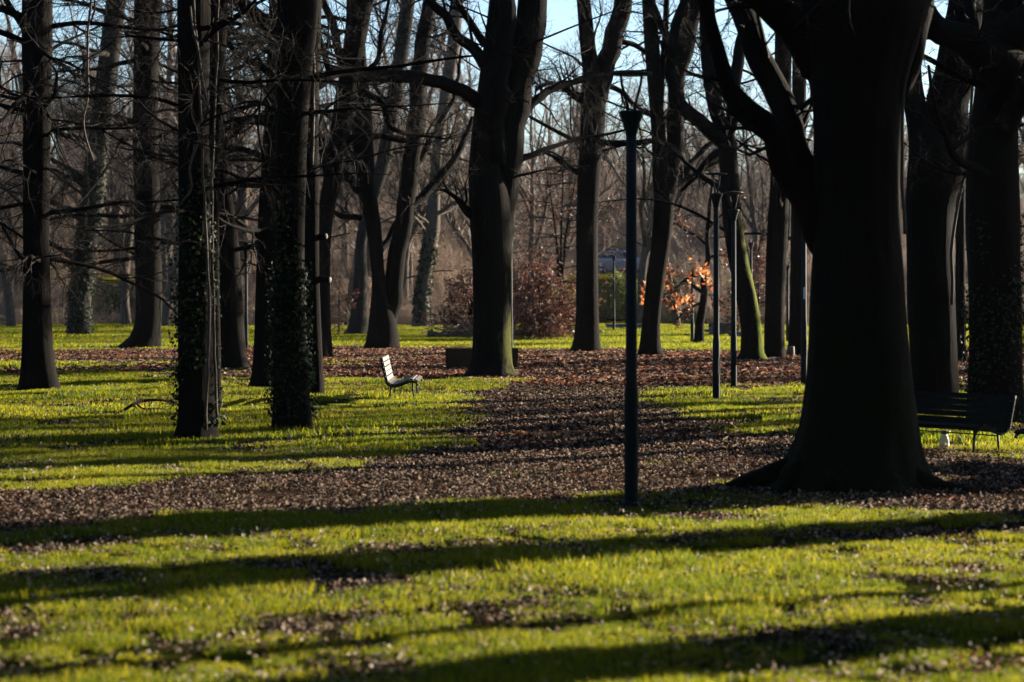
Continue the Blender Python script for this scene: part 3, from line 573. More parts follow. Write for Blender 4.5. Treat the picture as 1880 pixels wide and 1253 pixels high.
    plimb(t, [(1726, 330, 76, .1), (1734, 270, 84, .15), (1744, 180, 78, .2), (1758, 100, 74, .3), (1768, 20, 66, .4), (1780, -90, 50, .6)], 'bark', k=22, sides=18)
    t.vine([(1747, 560, -.02), (1748, 480, -.1), (1752, 410, -.1), (1764, 350, -.15), (1774, 300, -.2), (1782, 220, -.2), (1787, 120, -.2), (1790, 20, -.2), (1792, -30, -.2)], t.d - .35, .026); t.auto(10, 3, 8.5, 2.4, .25, 'bark', .14); t.crown((6, 6, 3), (1.0, .5, .28), -.02)
    t = traced('ivy_tree', 'thick ivy edged trunk at the far right, standing behind the dark bench', dist(785), [(785, 1770, 1886), (770, 1776, 1880), (650, 1780, 1876), (500, 1776, 1874), (400, 1772, 1874), (300, 1776, 1870), (200, 1786, 1872), (100, 1798, 1884), (0, 1806, 1896)], 'bark', 11, nr=90, ns=30, flare=.1, rough=.05)
    plimb(t, [(1850, 130, 90, -.3), (1800, 92, 66, -.6), (1764, 72, 54, -.8), (1728, 44, 46, -1), (1690, 0, 40, -1.2), (1660, -60, 34, -1.4)], 'bark', k=18, sides=16); plimb(t, [(1840, 60, 80, -.3), (1900, 40, 60, -.6), (1980, 20, 46, -.9)], 'bark', k=10, sides=14, crown=False)
    plimb(t, [(1840, 240, 50, -.2), (1870, 180, 34, -.5), (1900, 100, 26, -.8), (1940, 20, 20, -1.1)], 'bark', k=12, sides=12); plimb(t, [(1815, 330, 22, -.2), (1770, 300, 16, -.6), (1735, 250, 12, -1), (1715, 190, 8, -1.3), (1705, 120, 5, -1.5)], 'bark', k=14); plimb(t, [(1830, 200, 40, -.2), (1800, 140, 32, .2), (1790, 60, 26, .5), (1770, -20, 20, .8)], 'bark', k=12, sides=12)
    t.ivy(.0, 2.8, 3600, .048); t.auto(7, 2.4, 5, 1.8, -.1, 'bark', .12); t.auto(8, 4, 9, 2.6, .35, 'bark', .16); t.crown((6, 6, 3), (.9, .45, .24), -.05)
    t = traced('park_tree', 'narrow far trunk glimpsed between the two thick trunks at right', 58.0, [(666, 1748, 1778), (640, 1752, 1774), (500, 1754, 1772), (300, 1754, 1772), (0, 1752, 1770)], 'bark', 14, ns=14)
    t.auto(6, 3, 12, 3, .3, 'bark'); t.crown((6, 5, 2), (1.3, .65, .32), .0)
park_trees()

def off_frame_trees():
    """trees of the same park just right of the view, whose trunks throw the bands of shade over the near lawn"""
    def mk(label, x, y, r, H, fork=None, lean=(0, 0)):
        t = Tree('park_tree', label, (x, y), 'park trees on the lawns')
        zs = np.array([-.35, 0, .25, .7, 1.5, 3, 5, 7.5, H]); rr = r * np.array([1.9, 1.75, 1.35, 1.1, 1, .92, .82, .7, .4])
        cl = np.stack([x + lean[0] * zs, y + lean[1] * zs, zs], -1); t.trunk(cl, rr, 'bark', 50, 20, .1)
        if fork:
            for dx, dy, f in fork:
                t.limb([(x, y, .9), (x + dx * .25, y + dy * .25, 1.8), (x + dx * .6, y + dy * .6, 3.2), (x + dx, y + dy, 5), (x + dx * 1.3, y + dy * 1.3, 8)], np.array([f * .9, f, f * .9, f * .8, f * .5]), 'bark', 14, 20)
        t.auto(5, 4, H * .9, 2.6, .6, 'bark'); t.crown((5, 5, 2), (1.1, .55, .3), .05, rmin=.004); return t
    mk('double stemmed tree outside the right edge, throwing the long shadow across the near lawn', 8.0, 20.75, .52, 12, [(.9, -.55, .26)], (-.03, .05))
    mk('slim tree outside the right edge, throwing a thin shadow over the near lawn', 7.9, 17.3, .13, 9, None, (.02, .01))
    mk('stout tree outside the right edge, throwing the lowest shadow of the near lawn', 7.2, 15.35, .50, 12, [(.5, .3, .2)], (.0, -.02))
    mk('tree outside the right edge beside the dark benches', 9.6, 24.75, .5, 12)
    mk('first of the slim trees outside the right edge that streak the leafy path with shade', 9.6, 30.6, .17, 10, [(.5, .5, .08)], (.02, 0))
    mk('second of the slim trees outside the right edge that streak the leafy path with shade', 11.2, 33.4, .26, 11, [(-.6, .3, .11)])
    mk('third of the slim trees outside the right edge that streak the leafy path with shade', 12.5, 36.4, .2, 10, [(.7, -.3, .09)], (-.02, .01))
    mk('fourth of the slim trees outside the right edge that streak the leafy path with shade', 14.5, 40.6, .3, 12, [(.8, .3, .13)])
off_frame_trees()

# ------------------------------------------------------------------ leafy saplings and shrubs
def leafy(name, label, cat, pix, d, n_stem, height, spread, leaf, nleaf, lsize, group=None, stem_r=.05, lean=0, flat=.45):
    b = P(pix, 0, d); t = Tree(name, label, (b[0], d), group); t.e['category'] = cat; z0 = t.o[2]
    for q in range(n_stem):
        a = rng.uniform(0, 6.283); h = height * rng.uniform(.6, 1.0) if q else height
        off = np.array([math.cos(a), math.sin(a)]) * spread * (.25 if q else .05)
        pts = [(b[0] + off[0] * f * f + lean * f, d + off[1] * f * f, z0 - .1 + h * f) for f in (0, .3, .6, 1)]
        c, r = t.limb(pts, np.array([1, .8, .55, .2]) * stem_r, 'bark', 7, 12, False, 'trunk' if q == 0 else 'stem')
        for k in range(int(9 * height / 3) + 3):
            f = rng.uniform(.12, .95); i = int(f * 11); a2 = rng.uniform(0, 6.283); L = spread * rng.uniform(.5, 1.1) * (1.15 - .6 * f)
            D = np.array([math.cos(a2), math.sin(a2), .12]); p = c[i]; ps = [p, p + D * L * .35, p + D * L * .7 + np.array([0, 0, -.05 * L]), p + D * L + np.array([0, 0, -.16 * L])]
            q_ = catmull(np.array(ps), 12); t.limbs.append((q_, np.linspace(max(stem_r * .3, .008), .004, 12)))
    bb = Q(); Pn = np.array([l[0] for l in t.limbs]); Rn = np.array([l[1] for l in t.limbs]); bb.add(*tubes(Pn - t.o, Rn, 4)); bb.obj('branches', M['twig'], t.e)
    t.crown((5, 4, 2), (spread * .42, spread * .24, spread * .14), -.01, 'twig', flat, (leaf, nleaf, lsize), rmin=.003); return t
leafy('beech_sapling', 'russet leaved young beech between the central trunk and the upright trunk', 'tree', 992, 84, 6, 3.5, 2.0, 'beech', 8000, .10, 'saplings still in dead leaf')
leafy('beech_shrub', 'low russet leaved shrub hugging the left side of the central trunk', 'shrub', 866, 90, 5, 2.5, 1.75, 'beech', 5200, .10, 'saplings still in dead leaf')
leafy('beech_sapling', 'tall thin russet tree rising behind the beech sapling', 'tree', 1030, 98, 3, 8.0, 3.0, 'beech', 1800, .12, 'saplings still in dead leaf', .08)
leafy('beech_sapling', 'dark russet sapling seen between the two distant lamp posts', 'tree', 1392, 92, 3, 4.6, 1.9, 'beech', 2600, .11, 'saplings still in dead leaf')
leafy('beech_sapling', 'sparse russet sapling under the leaning trunks at left of the V', 'tree', 622, 92, 2, 2.6, 1.2, 'beech', 420, .10, 'saplings still in dead leaf', .03)

def oak_sapling():
    d = dist(631); b = P(1284, 631, d)
    t = Tree('oak_sapling', 'young oak with bright orange leaves, leaning beside the far lamp post', (b[0], d), 'saplings still in dead leaf')
    plimb_ = lambda pix, n, cr=True: t.limb([P(x, y, d + dd) for x, y, w, dd in pix], [w / 2 / F * d for x, y, w, dd in pix], 'bark', 8, 16, cr, n)
    plimb_([(1282, 636, 22, 0), (1286, 600, 17, 0), (1292, 550, 14, 0), (1298, 490, 10, 0), (1300, 420, 8, .1), (1306, 340, 5, .2)], 'trunk', False)
    for pix in ([(1294, 540, 8, 0), (1262, 520, 6, -.5), (1225, 540, 5, -1.2), (1195, 556, 4, -1.8)], [(1297, 500, 7, 0), (1262, 512, 5, -.3), (1232, 540, 4, -.7), (1206, 565, 3, -1.2)], [(1298, 480, 6, 0), (1318, 468, 5, .3), (1345, 475, 3, .7)], [(1299, 450, 6, 0), (1270, 430, 5, .4), (1240, 410, 3, .8)], [(1300, 420, 5, 0), (1330, 390, 4, .4), (1350, 360, 3, .7)], [(1292, 555, 5, 0), (1262, 570, 4, .3), (1240, 590, 3, .5)], [(1293, 545, 5, 0), (1310, 540, 4, .6), (1330, 560, 3, 1)]): plimb_(pix, 'limb')
    t.crown((5, 4, 2), (.55, .3, .16), -.03, 'twig', .3, ('beech', 1100, .10), rmin=.003)
    # the lit sprays of big leaves
    C = []
    for px, py, n, sp in ((1222, 498, 16, .13), (1218, 525, 14, .13), (1232, 545, 12, .15), (1190, 545, 16, .16), (1205, 550, 10, .14), (1185, 535, 10, .12), (1240, 556, 20, .18), (1252, 548, 14, .15), (1266, 552, 12, .12), (1280, 492, 14, .13), (1290, 500, 12, .12), (1302, 520, 10, .1), (1300, 500, 10, .12), (1262, 512, 8, .1), (1218, 510, 10, .12)):
        n = int(n * 1.5); C.append(P(px, py, d - 1.0) + rng.normal(size=(n, 3)) * np.array([sp, .35, sp]))
    C = np.concatenate(C); n = len(C)
    lo = link('leaves', leaves_mesh(C - t.o, rng.uniform(.11, .2, n), rng.normal(size=(n, 3)) + np.array([0, -.4, .2]), M['oak'], 'leaves', .3, .55), t.e); tag(lo, kind='stuff')
oak_sapling()

def evergreen(label, px, d, w, h, n, z=0):
    b = P(px, 0, d); z0 = float(ground_z(np.array([b[0]]), np.array([d]))[0]); e = thing('evergreen_shrub', label, 'shrub', (b[0], d, z0), 'evergreen shrubs on the embankment')
    st = Q()
    for q in range(9):
        a = rng.uniform(0, 6.28); r = rng.random() * .5; st.tube([(math.cos(a) * w * r * .5, math.sin(a) * w * r * .5, -.1), (math.cos(a) * w * r * .7, math.sin(a) * w * r * .7, h * .5), (math.cos(a) * w * r, math.sin(a) * w * r, h * .85)], [.03, .02, .01], 5)
    st.obj('stems', M['twig'], e)
    u = rng.normal(size=(n, 3)); u = nrm(u); u[:, 2] = np.abs(u[:, 2]); rad = rng.uniform(.55, 1.0, (n, 1)) ** .5
    lump = np.array([.8 + .35 * mnoise.noise((a[0] * 3 + px, a[1] * 3, a[2] * 3)) for a in u])[:, None]
    p = u * rad * lump * np.array([w / 2, w / 2, h * .95]) + np.array([0, 0, .05])
    f = link('foliage', leaves_mesh(p, rng.uniform(.07, .15, n), u + rng.normal(size=(n, 3)) * .7, M['green'], 'foliage', .15, .7), e); tag(f, kind='stuff')
evergreen('yellow green evergreen bush on the bank below the parked car', 1142, 124, 3.1, 2.9, 9000)
evergreen('dull green bush behind the russet beech sapling', 1010, 126, 4.2, 2.0, 6000)
evergreen('mossy green bush on the bank behind the ivy wrapped far trunk', 206, 126, 3.0, 1.5, 3000)
evergreen('small green bush behind the orange leaved young oak', 1262, 122, 2.6, 1.0, 3000)

# ------------------------------------------------------------------ far woodland, and unseen trees added to hold back light
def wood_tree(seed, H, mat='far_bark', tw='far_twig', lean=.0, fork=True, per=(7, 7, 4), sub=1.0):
    """one bare woodland tree at the origin -> (trunk mesh, crown mesh)"""
    t = Tree.__new__(Tree); t.o = np.zeros(3); t.limbs = []; t.seed = seed * 7.3; t.e = None
    b = Q()
    def br(p, D, L, r, depth):
        pts = [p]; cur = p.copy(); D0 = D
        for q in range(6): D0 = nrm(D0 + rng.normal(size=3) * .09 + np.array([0, 0, .05])); cur = cur + D0 * L / 6; pts.append(cur)
        pts = np.array(pts); rad = np.linspace(r, r * .5, 7); cr = catmull(np.column_stack([pts, rad]), 12); b.tube(cr[:, :3], cr[:, 3], 10 if depth == 0 else 6); 
        if depth > 0: t.limbs.append((cr[:, :3], cr[:, 3]))
        if depth < 2:
            for q in range((3, 4)[depth]):
                a = rng.uniform(0, 6.283); i = rng.integers(5 if depth == 0 else 3, 11); s_ = rng.uniform(.45, .95); D1 = nrm(D0 + np.array([math.cos(a), math.sin(a), .2]) * s_); br(cr[i, :3], D1, L * rng.uniform(.55, .8), cr[i, 3] * rng.uniform(.5, .75), depth + 1)
            br(cr[-1, :3], D0, L * .7, r * .5, depth + 1)
            if depth == 0:
                for q in range(4):
                    a = rng.uniform(0, 6.283); i = rng.integers(3, 11); D1 = nrm(np.array([math.cos(a), math.sin(a), .35])); br(cr[i, :3], D1, L * .38, r * .16, 2)
    br(np.array([0, 0, -.3]), nrm(np.array([lean, 0, 1.])), H * .5, H * .021, 0)
    k = 8; Pn = np.array([catmull(np.column_stack([c, r]), k)[:, :3] for c, r in t.limbs]); Rn = np.array([np.maximum(catmull(np.column_stack([c, r]), k)[:, 3], .012) for c, r in t.limbs])
    c = Q(); P1, R1 = spawn(Pn, Rn, per[0], 2.0, 5, (25, 65), .1, 1, .05, .2, .5, rmin=.009); c.add(*tubes(P1, R1, 3)); P2, R2 = spawn(P1, R1, per[1], 1.0, 4, (25, 65), .1, 1, .05, .2, .6, rmin=.006); c.add(*tubes(P2, R2, 3))
    P3, R3 = spawn(P2, R2, per[2], .5, 2, (25, 60), .2, 1, .05, .2, .7, rmin=.0045); c.add(*tubes(P3, R3, 3))
    return b.mesh('trunk', M[mat]), c.mesh('crown', M[tw])
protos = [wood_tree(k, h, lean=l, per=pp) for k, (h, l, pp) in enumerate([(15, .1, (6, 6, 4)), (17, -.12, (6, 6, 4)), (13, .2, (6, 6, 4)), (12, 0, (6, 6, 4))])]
unseen_protos = [wood_tree(20 + k, h, 'bark', 'twig', l, True, (6, 6, 4)) for k, (h, l) in enumerate([(15, .05), (17, -.08)])]  # dark trees for the out-of-view light blockers
def far_trees():
    """bare trees that stand out one by one along the edge of the wood"""
    spots = [(22, 112), (235, 118), (300, 116), (520, 118), (640, 120), (735, 124), (905, 116), (980, 120), (1085, 128), (1172, 114), (1245, 117), (1390, 112), (1425, 118), (1545, 116), (1640, 112), (1850, 108), (-60, 104), (1960, 104)]
    LAB = ['bare tree of the wood edge left of the trunk at the far left', 'bare tree of the wood edge just left of the flared root trunk', 'bare tree of the wood edge right of the flared root trunk',
           'bare tree of the wood edge hidden behind the right ivy clad trunk', 'bare tree of the wood edge behind the short flared grey trunk', 'bare tree of the wood edge inside the V of the forked tree', 'bare tree of the wood edge behind the large central trunk',
           'bare tree of the wood edge above the russet beech sapling', 'bare tree of the wood edge behind the upright trunk left of the nearest lamp', 'bare tree of the wood edge above the yellow green bush', 'bare tree of the wood edge right of the car',
           'bare tree of the wood edge behind the mossy leaning trunk', 'bare tree of the wood edge behind the plain upright dark trunk', 'bare tree of the wood edge behind the left side of the huge trunk', 'bare tree of the wood edge behind the right side of the huge trunk',
           'bare tree of the wood edge behind the ivy edged trunk at the far right', 'bare tree of the wood edge just outside the left edge', 'bare tree of the wood edge just outside the right edge']
    for i, (px, d) in enumerate(spots):
        x = (px - CX) / F * d; z = float(ground_z(np.array([x]), np.array([float(d)]))[0])
        e = thing('bare_tree', LAB[i], 'tree', (x, d, z), 'bare trees along the wood edge', rng.random() * 6.28)
        s = rng.uniform(.8, 1.1); e.scale = (s * .8, s * .8, s)
        tr, cr = protos[i % 4]; link('trunk', tr, e); link('crown', cr, e)
    n = 510; x = rng.uniform(-80, 80, n); y = rng.uniform(151, 250, n); x[:30] = rng.uniform(-36, 3, 30); y[:30] = rng.uniform(126, 137, 30); z = ground_z(x, y)
    r2 = np.random.default_rng(8); x2 = np.concatenate([r2.uniform(-60, 60, 330), r2.uniform(-45, 0, 70) - 3.5, r2.uniform(7, 45, 40)]); y2 = np.concatenate([r2.uniform(-70, -4, 330), r2.uniform(-2, 75, 70), r2.uniform(-10, 30, 40)])  # unseen trees added behind and beside the camera to cut sky fill
    x2[330:400] -= np.maximum(y2[330:400], 0) * .2118; ok = np.ones(len(x2), bool); ok[:330] = ~((x2[:330] > 6) & (y2[:330] > -8)); ok[400:] = (y2[400:] - .662 * x2[400:]) < 2.5
    x2, y2 = x2[ok], y2[ok]; x = np.concatenate([x, x2]); y = np.concatenate([y, y2])
    r3 = np.random.default_rng(5); x3 = r3.uniform(0, 30, 40); y3 = r3.uniform(42, 74, 40); x3 = x3 + y3 * .2118 + 4; k3 = ((y3 - x3 * .662) > 30) & (np.abs(y3 - x3 * .662 - 39.3) > 1.9); x3, y3 = x3[k3][:9], y3[k3][:9]; x = np.concatenate([x, x3]); y = np.concatenate([y, y3]); z = ground_z(x, y); n = len(x)  # unseen trees added off the right edge to shade the middle trunks
    pm = []
    for tr, cr in protos + unseen_protos:
        # woodland pieces: trunk and crown as separate picks at the same points
        pm += [tr, cr]
    k = np.where((y < 120), rng.integers(4, 6, n), rng.integers(0, 4, n)); rot = rng.random(n) * 6.28; s = np.where(y > 140, rng.uniform(.55, 1.0, n), rng.uniform(.8, 1.15, n))
    pts = np.stack([x, y, z], -1); scatter('woodland', 'bare grey woodland beyond the road, plus unseen trees added to block sky light and cast shade', 'woodland', np.concatenate([pts, pts]), np.concatenate([rot, rot]), np.concatenate([s, s]), np.concatenate([k * 2, k * 2 + 1]), pm)
far_trees()
def scrub_patch(n, h, sp):
    p0 = np.stack([rng.normal(size=n) * sp, rng.normal(size=n) * sp, np.full(n, -.05)], -1); D = nrm(rng.normal(size=(n, 3)) * .45 + np.array([0, 0, 1.])); L = h * rng.uniform(.4, 1.1, (n, 1)); k = 5; out = [p0]; cur = p0
    for q in range(k - 1): D = nrm(D + rng.normal(size=(n, 3)) * .22 + np.array([0, 0, -.10])); cur = cur + D * L / (k - 1); out.append(cur)
    Pn = np.stack(out, 1); Rn = np.linspace(.012, .004, k)[None] * np.ones((n, 1)); b = Q(); b.add(*tubes(Pn, Rn, 3)); P1, R1 = spawn(Pn, Rn, 4, h * .3, 3, (25, 70), .3, 1, 0, .25, .7, rmin=.005); b.add(*tubes(P1, R1, 3))
    return b.mesh('scrub', M['scrub'])
def scrub():
    pr = [scrub_patch(110, h, .5) for h in (1.6, 2.0, 2.6, 1.2)]
    n = 900; x = rng.uniform(-42, 42, n); y = 118 + rng.random(n) ** .8 * 20; y += np.clip((vnoise(x, y, .12, 30) - .5) * 6, -2, 3)
    k = ~((np.abs(x - (1142 - CX) / F * 124) < 2.1) & (y < 126)); k &= ~((np.abs(x - (1128 - CX) / F * 130) < 2.6) & (y > 126)); px_ = x / y * F + CX; k &= ~(((px_ > 880) & (px_ < 1260) | (px_ > 150) & (px_ < 340)) & (rng.random(n) < .72)); x, y = x[k], y[k]; sc_ = rng.uniform(.6, 1.15, len(x)); nb = 700; xb_ = rng.uniform(-60, 60, nb); yb_ = rng.uniform(150, 200, nb); x = np.concatenate([x, xb_]); y = np.concatenate([y, yb_]); sc_ = np.concatenate([sc_, rng.uniform(1.5, 3.2, nb)]); n = len(x)
    scatter('undergrowth', 'brown leafless undergrowth along the foot of the embankment', 'undergrowth', np.stack([x, y, ground_z(x, y)], -1), rng.random(n) * 6.28, sc_, rng.integers(0, 4, n), pr)
scrub()

# ------------------------------------------------------------------ road, guard rail, car
def road():
    m = plain('asphalt', (.05, .05, .052), (.075, .075, .078), 3, .85)
    b = Q(); b.box((0, 144.5, 2.58), (400, 9, .06)); o = b.obj('road', m, None, False); tag(o, kind='structure')
    rm = plain('rail_metal', (.18, .19, .20), (.28, .29, .30), 4, .5, .4)
    e = thing('guard_rail', 'grey metal guard rail along the road on the embankment', 'guard rail', (0, 139.2, 2.55))
    b = Q(); b.box((0, 0, .62), (160, .05, .26)); b.obj('rail', rm, e, False)
    pm = Q(); pm.box((0, 0, 0), (.1, .1, .8)); pme = pm.mesh('post', rm, False)
    for k in range(-16, 17): po = link('post', pme, e); po.location = (k * 2.5, .09, .3)
def car(px, d, label):
    paint = plain('car_paint', (.22, .25, .30), (.28, .31, .37), 2, .25, .3); glass = plain('car_glass', (.02, .03, .04), (.03, .04, .05), 2, .08); tyre = plain('tyre', (.015, .015, .015), (.03, .03, .03), 8, .8); met = plain('wheel_metal', (.3, .3, .32), (.4, .4, .42), 6, .35, .8)
    x = (px - CX) / F * d; e = thing('parked_car', label, 'car', (x, d, 2.61))
    prof = [(-2.1, .35), (-2.12, .72), (-1.98, .92), (-1.75, 1.0), (-1.25, 1.38), (-.7, 1.47), (.25, 1.45), (.95, 1.06), (1.85, .86), (2.1, .66), (2.12, .35)]
    def prism(pr, hw, top):
        n = len(pr); V = []
        for s in (-1, 1):
            for (a, z) in pr: f = 1 - top * max(0, (z - .95) / .5); V.append((a, s * hw * f, z))
        return np.array(V), n
    V, n = prism(prof, .87, .22); b = Q(); qs = [[i, (i + 1) % n, n + (i + 1) % n, n + i] for i in range(n)]; b.add(V, qs)
    for s in (0, n): b.add(V, [[s + 0, s + 1, s + 9, s + 10], [s + 1, s + 2, s + 8, s + 9], [s + 2, s + 3, s + 7, s + 8], [s + 3, s + 4, s + 6, s + 7], [s + 4, s + 5, s + 6, s + 6]])
    b.obj('body', paint, e, False)
    for nm, pts in (('side_window', [(-1.45, 1.02), (-1.12, 1.34), (-.45, 1.40), (-.45, 1.02)]), ('side_window', [(-.38, 1.02), (-.38, 1.40), (.2, 1.38), (.78, 1.04)])):
        for s in (-1, 1):
            b = Q(); V = [(a, s * (.87 * (1 - .22 * max(0, (z - .95) / .5)) + .012), z) for a, z in pts] + [(a, s * (.87 * (1 - .22 * max(0, (z - .95) / .5)) - .01), z) for a, z in pts]
            b.add(V, [[0, 1, 2, 3], [4, 5, 6, 7], [0, 1, 5, 4], [1, 2, 6, 5], [2, 3, 7, 6], [3, 0, 4, 7]]); b.obj(nm, glass, e, False)
    for a in (-1.3, 1.3):
        for s in (-1, 1):
            w = Q(); w.tube([(a, s * .70, .31), (a, s * .89, .31)], [.31, .31], 20); wo = w.obj('wheel', tyre, e); r = Q(); r.tube([(a, s * .86, .31), (a, s * .90, .31)], [.19, .18], 14); r.obj('rim', met, wo)
    hl = plain('lamp_glass', (.6, .6, .6), (.75, .75, .75), 3, .2)
    for s in (-1, 1): b = Q(); b.box((2.09, s * .62, .68), (.1, .36, .14)); b.obj('headlight', hl, e, False); b = Q(); b.box((-2.1, s * .66, .78), (.08, .3, .16)); b.obj('tail_light', plain('tail_glass', (.25, .02, .02), (.35, .03, .03), 3, .3), e, False)
road(); car(1140, 141.6, 'dark blue grey car on the embankment road, seen behind the nearest lamp')

# ------------------------------------------------------------------ lamps
def lathe(prof, sides=20):
    a = np.arange(sides) * 2 * np.pi / sides; V = np.array([[(r * math.cos(t), r * math.sin(t), z) for t in a] for r, z in prof]).reshape(-1, 3); k = len(prof)
    Qd = [[i * sides + j, i * sides + (j + 1) % sides, (i + 1) * sides + (j + 1) % sides, (i + 1) * sides + j] for i in range(k - 1) for j in range(sides)]
    return Q().add(V, Qd)
pole_me = lathe([(.001, -.2), (.058, -.2), (.057, .0), (.056, .9), (.046, 1.0), (.042, 3.0), (.001, 3.005)], 18).mesh('pole', M['lamp'])
cap_me = lathe([(.001, 2.98), (.043, 2.98), (.046, 3.0), (.07, 3.09), (.095, 3.15), (.103, 3.17), (.103, 3.185), (.085, 3.19), (.001, 3.19)], 22).mesh('lamp_cup', M['lamp'])
disc_me = lathe([(.001, 3.475), (.15, 3.475), (.168, 3.482), (.17, 3.49), (.165, 3.498), (.05, 3.512), (.001, 3.515)], 28).mesh('reflector_disc', M['disc'])
def arm_me(s):
    b = Q(); b.tube([(s * .022, 0, 3.16), (s * .035, 0, 3.25), (s * .075, 0, 3.40), (s * .085, 0, 3.48)], [.016, .013, .011, .012], 8); return b.mesh('arm', M['lamp'])
arm_l, arm_r = arm_me(-1), arm_me(1)
door_b = Q(); door_b.box((0, -.058, .55), (.06, .006, .26)); door_me = door_b.mesh('service_door', M['lamp'], False)
collar_me = lathe([(.056, -.05), (.082, -.05), (.082, .03), (.075, .045), (.058, .05)], 18).mesh('base_collar', M['lamp'])
def lamp(label, px, d, scale=1.0, rz=0, z=None):
    x = (px - CX) / F * d; e = thing('street_lamp', label, 'lamp', (x, d, float(ground_z(np.array([x]), np.array([float(d)]))[0]) if z is None else z), 'dark green park lamps', rz)
    e.scale = (1, 1, scale)
    for nm, me in (('pole', pole_me), ('lamp_cup', cap_me), ('arm', arm_l), ('arm', arm_r), ('reflector_disc', disc_me), ('service_door', door_me), ('base_collar', collar_me)): link(nm, me, e)
    return e
lamp('nearest park lamp, tall dark green post in the middle of the picture', 1159, 19.45)
lamp('dark green lamp post on the small right lawn, left of two close together', 1315, 37.0, rz=.8)
lamp('dark green lamp post on the small right lawn, right of two close together', 1347, 43.0, rz=.4)
e = lamp('dark lamp post with a pale plate, against the huge right trunk', 1476, 43.5, 1.28, .2)
b = Q(); b.box((-.01, -.052, 1.33), (.035, .008, .17)); b.obj('pale_plate', plain('plate', (.45, .5, .55), (.6, .65, .7), 5, .4), e, False)
lamp('thin distant lamp between the tapering trunk and the broad trunk at left', 452, 70.0, .98)
lamp('distant lamp whose sunlit edge runs up beside the central trunk', 938, 67.0)
lamp('small far lamp in front of the green bush and the car', 1127, 103.0)
lamp('far lamp behind the mossy leaning trunk', 1379, 82.0, 1.05)
lamp('far lamp post between the upright trunk and the shadowed trunk', 1446, 80.0, .8)
lamp('far lamp post beside the young orange oak', 1271, 80.0, .75)

# ------------------------------------------------------------------ benches
BP = [(.02, .68), (.10, .335), (.13, .28), (.19, .25), (.26, .25), (.42, .305), (.50, .325), (.57, .30), (.60, .235)]   # (forward, height) of the seat curve
def bench(label, x, y, rz, L, mat, nback=8):
    e = thing('park_bench', label, 'bench', (x, y, float(ground_z(np.array([x]), np.array([y]))[0])), 'slatted park benches', rz)
    cv = catmull(np.array([(a, 0, z) for a, z in BP]), 200)[:, [0, 2]]; seg = np.concatenate([[0], np.cumsum(np.linalg.norm(np.diff(cv, axis=0), axis=1))])
    W, gap = .06, .015; s = .01; k = 0; meshes = {}
    while s + W < seg[-1]:
        m = s + W / 2; i = np.searchsorted(seg, m); p = cv[i]; t = nrm(cv[min(i + 3, 199)] - cv[max(i - 3, 0)]); n = np.array([-t[1], t[0]])
        n = n if n[1] > -.2 and (n[0] > 0 or n[1] > 0) else -n
        b = Q(); R = np.array([[t[0], 0, n[0]], [0, 1, 0], [t[1], 0, n[1]]]); b.box((p[0] + n[0] * .014, 0, p[1] + n[1] * .014), (W, L, .024), R)
        o = b.obj('slat', mat, e, False); o.location = (0, float(rng.normal() * .004), float(rng.normal() * .0012))
        s += W + gap
    for sd_ in (-1, 1):
        yy = sd_ * (L / 2 - .02); b = Q(); q = cv[::8]; b.tube([(a, yy, z - .016) for a, z in q], .016, 8); b.obj('side_frame', M['iron'], e)
        yl = sd_ * (L / 2 - .12)
        for (a, z, da) in ((.17, .25, -.02), (.50, .30, .02)):
            b = Q(); b.tube([(a, yl, z), (a + da * .5, yl, z * .5), (a + da, yl, -.06)], [.015, .013, .013], 8); b.obj('leg', M['iron'], e)
    b = Q(); b.tube([(.16, -L / 2 + .12, .2), (.16, L / 2 - .12, .2)], .009, 6); b.obj('stretcher', M['iron'], e)
    return e
d0 = dist(741); xb = (704 - CX) / F * d0
bench('pale weathered slatted bench on the left lawn, facing right across the path', xb - .06, d0 + .85, 0, 1.75, M['slat'])
th = math.radians(180 + 34)
def bench_at(label, nx, ny, th, L=1.8):    # near end of the back edge
    c, s = math.cos(th), math.sin(th); ux, uy = s, -c
    if uy < 0: ux, uy = -ux, -uy
    e = bench(label, nx + ux * L / 2, ny + uy * L / 2, th, L, M['green_slat']); e.scale = (1, 1, .9); return e
bench_at('dark green slatted bench in the shade right of the huge trunk', 5.27, 25.2, th)
bench_at('dark green bench cut off by the right edge of the picture', 6.5, 22.95, th)

# ------------------------------------------------------------------ bottle, blocks, stumps, stakes, fallen wood
def bottle():
    d = 25.85; x = (1734 - CX) / F * d; e = thing('plastic_bottle', 'clear plastic bottle with a dark lid standing under the dark bench', 'bottle', (x, d, 0.0))
    m, nt, b = newmat('bottle_plastic'); n = noise_node(nt, 20, 2, mapped(nt, (1, 1, 1))); nt.links.new(ramp(nt, n, [(.3, (.75, .76, .8)), (.7, (.9, .9, .92))]), b.inputs['Base Color']); b.inputs['Roughness'].default_value = .12; b.inputs['Transmission Weight'].default_value = .55; b.inputs['IOR'].default_value = 1.2
    lathe([(.001, .0), (.045, .0), (.052, .012), (.052, .10), (.05, .13), (.034, .165), (.026, .175), (.026, .185), (.001, .186)], 22).obj('body', m, e)
    lathe([(.0525, .03), (.0535, .032), (.0535, .075), (.0525, .077)], 22).obj('label_band', plain('bottle_label', (.45, .26, .28), (.6, .4, .42), 30, .5), e)
    lathe([(.001, .184), (.036, .184), (.038, .188), (.038, .212), (.034, .218), (.001, .219)], 18).obj('lid', plain('bottle_lid', (.03, .035, .05), (.05, .055, .07), 20, .3), e)
    h = Q(); h.tube([(.03, 0, .20), (.05, -.01, .206), (.058, -.012, .20)], [.012, .014, .010], 10); h.obj('spout', plain('bottle_spout', (.6, .62, .65), (.75, .76, .8), 20, .3), e)
bottle()
